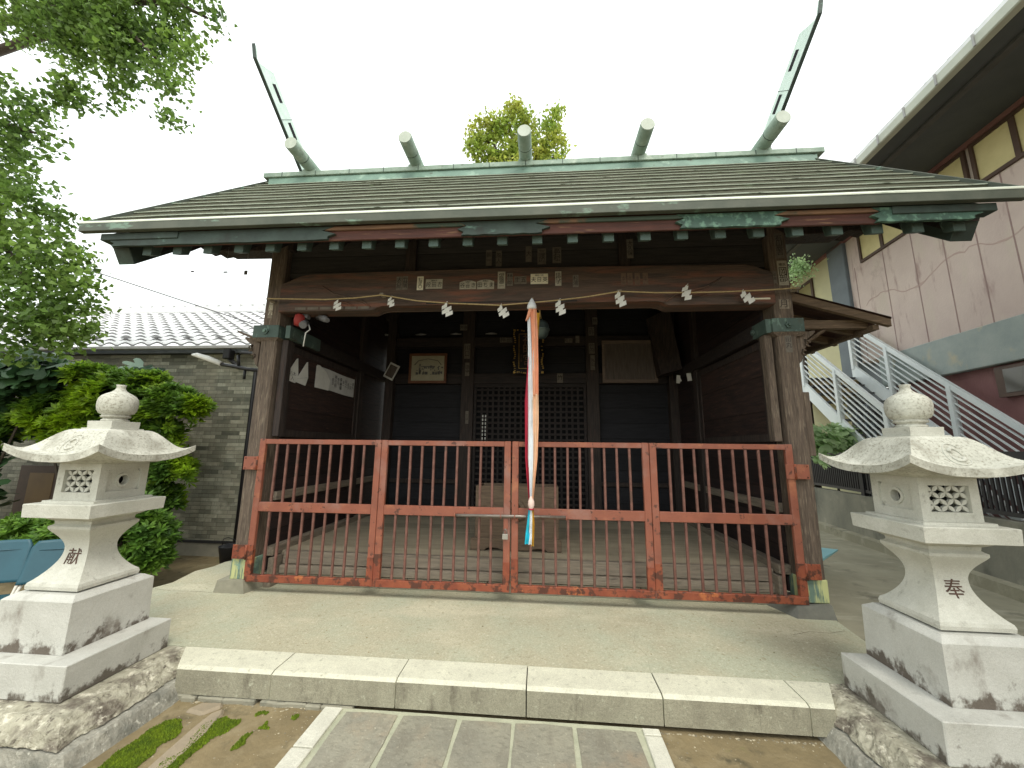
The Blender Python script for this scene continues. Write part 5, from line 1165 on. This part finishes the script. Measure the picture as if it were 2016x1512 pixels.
T2 = thing('distant_ginkgo', (-.7, 9, -.2), 'yellowing ginkgo whose top shows above the middle of the roof ridge', 'tree')
bl = [(*q, int(1700*q[3]*q[5]+20)) for q in [(-0.8, 9, 13.66, 0.58, 0.4, 0.67), (-1.38, 9, 13.37, 0.58, 0.4, 0.66), (-1.96, 9, 13.13, 0.55, 0.4, 0.62), (-2.34, 9, 12.65, 0.23, 0.4, 0.26), (-2.37, 9, 12.32, 0.18, 0.4, 0.2), (-0.7, 9, 14.11, 0.29, 0.4, 0.34), (-0.21, 9, 13.4, 0.48, 0.4, 0.55), (0.75, 9, 13.45, 0.38, 0.4, 0.44), (0.65, 9, 12.91, 0.42, 0.4, 0.48), (1.02, 9, 12.35, 0.26, 0.4, 0.3), (0.17, 9, 12.5, 0.47, 0.4, 0.54), (-0.98, 9, 12.46, 0.77, 0.4, 0.86), (0.84, 9, 13.78, 0.23, 0.4, 0.27), (-1.74, 9, 12.07, 0.58, 0.4, 0.65), (-0.21, 9, 11.99, 0.76, 0.4, 0.85), (0.74, 9, 11.83, 0.47, 0.4, 0.53), (-2.16, 9, 13.41, 0.3, 0.4, 0.33)]]
bl += [(-.5, 9, 10.9, 2.0, 1.2, .8, 1500)]
leaves(bl, .12, m_leafy, 'crown', T2, seed=9, shell=.2, droop=.6, spread=.9)
b = MB(); b.tube([(-.7, 9, -.3), (-.7, 9, 6), (-.75, 9, 11), (-.85, 9, 13.2)], [.35, .28, .14, .03], 10); b.build('trunk', m_bark, T2)
b = MB()
for P in ([(-.72, 9, 10.5), (.1, 9, 12), (.6, 9, 13.0)], [(-.72, 9, 10.8), (-1.5, 9, 12.6), (-2.2, 9, 13.0)], [(-.72, 9, 11), (.3, 9, 11.7), (1.0, 9, 12.1)], [(-.75, 9, 11.2), (-1.2, 9, 12.2), (-1.7, 9, 12.4)]): b.tube(P, [.06, .04, .015], 6)
b.build('limb', m_bark, T2)
A1 = thing('azalea_bush', (-6.2, 1.8, -.3), 'tall azalea bush with lime green tips behind the left lantern finial', 'bush')
bl = [(-6.0, 1.7, 1.85, .75, .35, .50, 700), (-5.25, 1.65, 1.75, .55, .32, .38, 520), (-6.9, 1.7, 1.60, .80, .35, .45, 650), (-7.7, 1.7, 1.45, .6, .35, .45, 420), (-5.35, 1.7, 1.25, .42, .3, .38, 300), (-6.3, 1.7, 1.25, .8, .3, .4, 450), (-4.78, 1.6, 1.80, .22, .2, .16, 110), (-5.6, 1.7, 2.15, .30, .25, .18, 160), (-6.6, 1.7, 2.25, .35, .3, .2, 180), (-5.10, 1.7, .85, .35, .25, .30, 160), (-5.2, 1.7, .45, .3, .25, .3, 120)]
whorls([(a, b_, c, d, e, f, int(n*1.9)) for a, b_, c, d, e, f, n in bl], .125, m_leafa, 'foliage', A1, seed=4)
b = MB()
for k in range(9): x = -7.4+k*.27; b.tube([(-6.3+.1*k-.4, 1.9, -.35), (x*.6-2.5, 1.85, .6), (x+.2, 1.75, 1.5)], [.03, .022, .01], 6)
b.build('stem', m_bark, A1)
A2 = thing('low_azalea_bush', (-5.0, 1.0, -.3), 'low green azalea bush behind the teal chairs and lantern shaft', 'bush')
bl = [(-4.70, 1.05, .12, .42, .35, .38, 420), (-5.35, 1.05, .20, .50, .35, .32, 420), (-6.0, 1.05, .15, .45, .3, .30, 300), (-4.50, 1.0, -.12, .25, .25, .25, 180), (-4.72, 1.0, .5, .16, .2, .14, 60)]
whorls([(a, b_, c, d, e, f, int(n*1.3)) for a, b_, c, d, e, f, n in bl], .10, m_leafa2 if False else mk('fresh_azalea_leaf', (.075, .17, .025), (.14, .26, .03), 4, island=.4, rough=.5, transl=.3, detail=2), 'foliage', A2, seed=6)
b = MB()
for k in range(6): b.tube([(-5.2+.1*k, 1.05, -.35), (-5.7+.28*k, 1.05, .15)], [.02, .008], 6)
b.build('stem', m_bark, A2)
A3 = thing('broadleaf_shrub', (-8.2, 1.4, -.3), 'dark glossy broad leaved shrub at the left edge under the ginkgo', 'shrub')
def bigleaves(blobs, size, mat, name, parent, seed=2, lobes=5):
    rng = np.random.default_rng(seed); V = []; Fc = []
    for (cx, cy, cz, rx, ry, rz_, n) in blobs:
        for _ in range(n):
            d = rng.normal(size=3); d /= np.linalg.norm(d); c = np.array([cx, cy, cz])+d*np.array([rx, ry, rz_])*(.5+.5*rng.random())
            up_v = np.array([rng.normal()*.5, -.5+rng.normal()*.4, .8]); up_v /= np.linalg.norm(up_v); t = np.cross(up_v, rng.normal(size=3)); t /= np.linalg.norm(t); b_ = np.cross(up_v, t); S_ = size*rng.uniform(.7, 1.2)
            i0 = len(V); V.append(c); m = lobes*4
            for k in range(m+1):
                a = -2.4+4.8*k/m; r = S_*(.55+.45*abs(math.cos((k/m*lobes)*math.pi+math.pi/2))**.7)
                V.append(c+(t*math.cos(a)+b_*math.sin(a))*r-up_v*r*.25*abs(math.sin(a)))
            for k in range(m): Fc.append((i0, i0+1+k, i0+2+k))
    me = bpy.data.meshes.new(name); off = np.array(WO[parent.name]); me.from_pydata([tuple(v-off) for v in V], [], Fc); me.materials.append(mat)
    o = bpy.data.objects.new(name, me); COL.objects.link(o); o.parent = parent; WO[o.name] = WO[parent.name]; return o
bigleaves([(-7.6, 1.5, 2.25, .9, .3, .30, 150), (-7.9, 1.5, 1.7, .6, .3, .4, 100), (-8.0, 1.4, .6, .7, .3, .8, 220), (-7.2, 1.5, 2.4, .4, .3, .2, 60)], .20, m_leaff, 'foliage', A3)
b = MB()
for k in range(5): b.tube([(-8.3+.1*k, 1.5, -.3), (-8.4+.3*k, 1.5, 2.0)], [.03, .012], 6)
b.build('stem', m_bark, A3)
A4 = thing('fan_leaf_sprig', (-6.05, 2.0, -.3), 'pale blue green fan leaf sprig poking above the azalea before the tile wall', 'plant')
bigleaves([(-6.08, 2.0, 2.45, .15, .08, .05, 7)], .24, mk('glaucous_leaf', (.20, .29, .22), (.16, .24, .19), 5, rough=.5, transl=.2), 'foliage', A4, seed=8, lobes=7)
MB().tube([(-6.05, 2.0, -.3), (-6.08, 2.0, 2.45)], .012, 6).build('stem', m_bark, A4)
A5 = thing('fig_shrub', (4.75, 3.3, .0), 'pale green fig leaves over the black fence right of the right pillar', 'shrub')
bigleaves([(4.85, 3.0, 1.52, .42, .3, .22, 110), (5.15, 3.0, 1.42, .25, .2, .15, 50), (4.65, 2.9, 1.3, .2, .2, .2, 30)], .13, m_leafp, 'foliage', A5, seed=12)
b = MB(); b.tube([(5.35, 3.6, 0), (5.25, 3.5, 1.0), (4.9, 3.1, 1.45)], [.022, .016, .008], 6); b.build('stem', m_bark, A5)
A6 = thing('small_maple', (5.4, 4.2, .0), 'small bright green tree top between the right pillar and the yellow wall', 'tree')
leaves([(4.96, 3.4, 4.66, .11, .15, .09, 260), (4.93, 3.4, 4.50, .10, .15, .08, 160), (5.06, 3.4, 4.58, .12, .1, .03, 90)], .045, m_leafp, 'crown', A6, seed=13, shell=.2)
MB().tube([(5.4, 4.2, 0), (5.3, 4.0, 2.5), (5.0, 3.5, 4.3)], [.06, .04, .012], 8).build('trunk', m_bark, A6)
# overhead cable at left
tag(MB().tube([(-12.5, 3.0, 5.55), (-10.5, 3.0, 5.18), (-8.9, 3.0, 4.75), (-6.5, 3.4, 4.0), (-5.4, 3.6, 3.66)], .012, 5).build('overhead_cable', m_devg), 'thin overhead cable sagging behind the left ginkgo to the annex roof', 'cable')
# ================================================================== right building (its own axes: u along the wall, v outwards, z up)
ang = math.atan(.1)
WX = Matrix(((-math.cos(ang), math.sin(ang), 0, 6.1-.1*2.5), (math.sin(ang), math.cos(ang), 0, 0), (0, 0, 1, 0), (0, 0, 0, 1)))
# local (v outwards towards the hall, u along depth, z)
RB = thing('hall_building', (6.2, 3, 0), 'pink rendered two storey building with dark soffit and yellow windows on the right', 'building')
def W(): return MB(WX)
UC = 1/math.cos(ang)
W().box(-.3, 0, -6, 3.90, 2.92, 5.6).build('upper_wall', m_pinkw, RB)
W().box(-.3, -.05, -6, 3.6, -.1, 2.39).build('ground_floor_wall', m_maroon, RB)
W().box(-.3, .05, -6, 3.45, 2.391, 2.919, bev=.01).build('slate_band', m_slate, RB)
b = W()
for k, u in enumerate((3.75, 3.08, 2.52, 2.04, 1.60, 1.20, .75, .30, -.2, -.8)): b.box(.0005, .003, u-.008, u+.008, 2.92, 4.74)
b.build('panel_joint', mk('joint_shadow_pink', (.36, .26, .24), (.30, .21, .20), 5), RB)
b = W(); rr = random.Random(4); up1 = []; lo1 = []
for k in range(60):
    u = 3.6-k*.07; zc_ = 3.93+.10*math.sin(k*.33)+.05*nz3(k*.4, 0, 0)+.06*(k > 26)
    hh = .012+.035*max(0, nz3(k*.35, 4, 0)); up1.append((u, zc_+hh)); lo1.append((u, zc_-hh*.6))
b.prism(up1+lo1[::-1], 'x', .0008, .0025); b.build('render_patch', mk('old_render_scar', (.50, .38, .34), (.45, .33, .30), 6), RB)
W().box(-.3, .06, 3.902, 4.38, 2.0, 5.6, bev=.01).build('pillar', m_pillar, RB)
W().box(-.3, .0, 4.382, 8.5, -.1, 5.6).build('yellow_wall', m_yellw, RB)
W().box(-.29, .02, 3.61, 4.36, -.1, 1.99).build('service_wall', m_tread, RB)
# yellow window strip under the soffit
def window(u0, u1, z0, z1, pane, frame=.05, mull=()):
    b = W(); v1 = .035
    b.box(.001, v1, u0, u1, z0, z0+frame); b.box(.001, v1, u0, u1, z1-frame, z1); b.box(.001, v1, u0, u0+frame, z0+frame, z1-frame); b.box(.001, v1, u1-frame, u1, z0+frame, z1-frame)
    for m in mull: b.box(.001, v1-.003, m-.03, m+.03, z0+frame, z1-frame)
    o = b.build('window', m_brownwin, RB)
    edges = [u0+frame]+[q for m in mull for q in (m-.03, m+.03)]+[u1-frame]
    for i in range(0, len(edges), 2): W().box(.004, .012, edges[i], edges[i+1], z0+frame, z1-frame).build('pane', pane, o)
    return o
window(2.55, 3.55, 4.74, 5.34, m_winy, .045, (3.03,)); window(1.52, 2.48, 4.74, 5.34, m_winy, .045, (2.0,)); window(.45, 1.45, 4.74, 5.34, m_winy, .045, (.95,)); window(-.7, .38, 4.74, 5.34, m_winy, .045, (-.15,))
window(5.0, 6.3, 4.60, 5.12, m_wind2 if False else mk('olive_pane', (.30, .27, .12), (.24, .21, .10), 3, rough=.3), .06, (5.75,))
b = W(); b.box(-.04, .02, .85, 1.70, 1.98, 2.36); wf = b.build('window', m_brownwin, RB); W().box(.02, .026, .93, 1.60, 2.03, 2.32).build('pane', m_wind, wf)
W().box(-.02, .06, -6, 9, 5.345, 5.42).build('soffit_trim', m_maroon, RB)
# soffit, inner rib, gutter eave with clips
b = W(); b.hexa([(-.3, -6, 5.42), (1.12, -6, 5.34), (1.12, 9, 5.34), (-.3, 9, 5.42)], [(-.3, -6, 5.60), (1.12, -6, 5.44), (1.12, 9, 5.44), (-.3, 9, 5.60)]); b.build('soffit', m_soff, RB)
b = W(); b.hexa([(.82, -6, 5.325), (.90, -6, 5.32), (.90, 9, 5.32), (.82, 9, 5.325)], [(.82, -6, 5.36), (.90, -6, 5.36), (.90, 9, 5.36), (.82, 9, 5.36)]); b.build('soffit_rib', m_tread, RB)
b = W(); b.hexa([(-.3, -6, 5.61), (1.2, -6, 5.46), (1.2, 9, 5.46), (-.3, 9, 5.61)], [(-3, -6, 7.4), (1.2, -6, 5.52), (1.2, 9, 5.52), (-3, 9, 7.4)]); b.build('roof', m_rtile, RB)
gu = W().box(1.12, 1.22, -6, 9, 5.335, 5.46, bev=.012).build('gutter', m_gut2, RB)
b = W()
for k in range(26): u = -3+k*.42; b.box(1.215, 1.232, u, u+.02, 5.34, 5.475)
b.build('gutter_clip', m_gutter, gu)
for k in range(40): u = -4+k*.28; W().box(1.14, 1.2, u, u+.05, 5.50, 5.53, bev=.008).build('eave_tile', m_rtile, RB)
# service pipes under the stairs
b = W()
for u in (3.75, 3.9, 4.1): b.tube([(.07, u, 0), (.07, u, 2.2)], .03, 8)
b.build('service_pipe', m_pillar, RB)
# ---- outside staircase
ST = thing('steel_staircase', (5.6, 2.5, 0), 'white painted steel staircase with parallel rails against the pink building', 'staircase')
def zs(u): return 3.20+.845*(u-3.60)         # top of near handrail
def rail(v, dz, u0, u1, posts):
    b = W(); 
    def bar(off, hh, ww, u0_=u0, u1_=u1):
        a, c = zs(u0_)+dz+off, zs(u1_)+dz+off
        return W().hexa([(v-ww/2, u0_, a-hh), (v+ww/2, u0_, a-hh), (v+ww/2, u1_, c-hh), (v-ww/2, u1_, c-hh)], [(v-ww/2, u0_, a), (v+ww/2, u0_, a), (v+ww/2, u1_, c), (v-ww/2, u1_, c)])
    bar(0, .095, .05).build('handrail', m_stair, ST)
    for k in range(6): bar(-.16-.105*k, .020, .020).build('rail_bar', m_stair, ST)
    for u in posts:
        z = zs(u)+dz; W().box(v-.035, v+.035, u-.03, u+.03, z-.92, z-.06).build('rail_post', m_stair, ST)
    bar(-.84, .26, .04).build('stringer', m_stair, ST)
rail(1.02, 0.0, -.6, 3.95, (3.85, 2.98, 2.05, 1.1, .2)); rail(.14, .28, -.6, 3.95, (3.9, 3.12, 2.16, 1.2, .2))
for k in range(22):
    u = -.3+k*.20; z = zs(u)-.95+.15
    W().box(.17, .99, u-.03, u+.21, z-.03, z).build('tread', m_tread, ST)
W().box(-.0+.07, 1.06, 3.96, 5.6, 2.32, 2.62).build('landing', m_tan, ST)
for k in range(2): W().box(.98, 1.05, 4.1+k*1.3, 4.18+k*1.3, 0, 2.31).build('landing_post', m_stair, ST)
# ---- concrete wall and black fence
def cwx(y): return 4.70+.13*(y-1.0)
CW = MB(); ya, yb = -2.2, 5.5
CW.hexa([(cwx(ya), ya, -.1), (cwx(ya)+.16, ya, -.1), (cwx(yb)+.16, yb, -.1), (cwx(yb), yb, -.1)], [(cwx(ya), ya, .67), (cwx(ya)+.14, ya, .67), (cwx(yb)+.14, yb, .65), (cwx(yb), yb, .65)])
CWo = CW.build('concrete_wall', m_cwall); tag(CWo, 'stained low concrete retaining wall carrying the black fence on the right', 'wall')
b = MB(); b.hexa([(cwx(ya)-.10, ya, -.1), (cwx(ya), ya, -.1), (cwx(yb), yb, -.1), (cwx(yb)-.10, yb, -.1)], [(cwx(ya)-.10, ya, .09), (cwx(ya)-.001, ya, .10), (cwx(yb)-.001, yb, .10), (cwx(yb)-.10, yb, .09)]); b.build('wall_footing', m_path2, CWo)
FN = thing('black_fence', (4.7, 1, .66), 'black metal slat fence on top of the low concrete wall on the right', 'fence')
def fx(y): return cwx(y)+.07
b = MB()
for z0, z1 in ((.70, .74), (1.24, 1.31)): b.hexa([(fx(ya)-.015, ya, z0), (fx(ya)+.015, ya, z0), (fx(yb)+.015, yb, z0), (fx(yb)-.015, yb, z0)], [(fx(ya)-.015, ya, z1), (fx(ya)+.015, ya, z1), (fx(yb)+.015, yb, z1), (fx(yb)-.015, yb, z1)])
b.build('fence_rail', m_fence, FN)
b = MB(); y = ya
while y < yb: b.box(fx(y)-.008, fx(y)+.008, y-.012, y+.012, .74, 1.24); y += .052
b.build('fence_slats', m_fence, FN)
for y in (-1.5, -.2, 1.3, 2.62, 4.0): MB().box(fx(y)-.03, fx(y)+.03, y-.03, y+.03, .62, 1.30).build('fence_post', m_fence, FN)
# light blue covered bench just past the right pillar
BB = thing('blue_bench', (3.2, 1.2, 0), 'light blue topped low bench poking out past the right pillar', 'bench')
b = MB(); b.hexa([(2.72, .90, .175), (3.14, .90, .175), (3.55, 1.26, .195), (2.72, 1.62, .195)], [(2.72, .90, .20), (3.14, .90, .20), (3.56, 1.26, .215), (2.72, 1.62, .215)]); b.build('bench_top', m_ltblue, BB)
b = MB(); b.box(2.8, 3.16, 1.02, 1.10, .13, .174); b.build('bench_rail', m_ply, BB)
for x in (2.85, 3.13): MB().box(x-.035, x+.035, 1.05, 1.12, -.02, .129).build('leg', m_ply, BB)
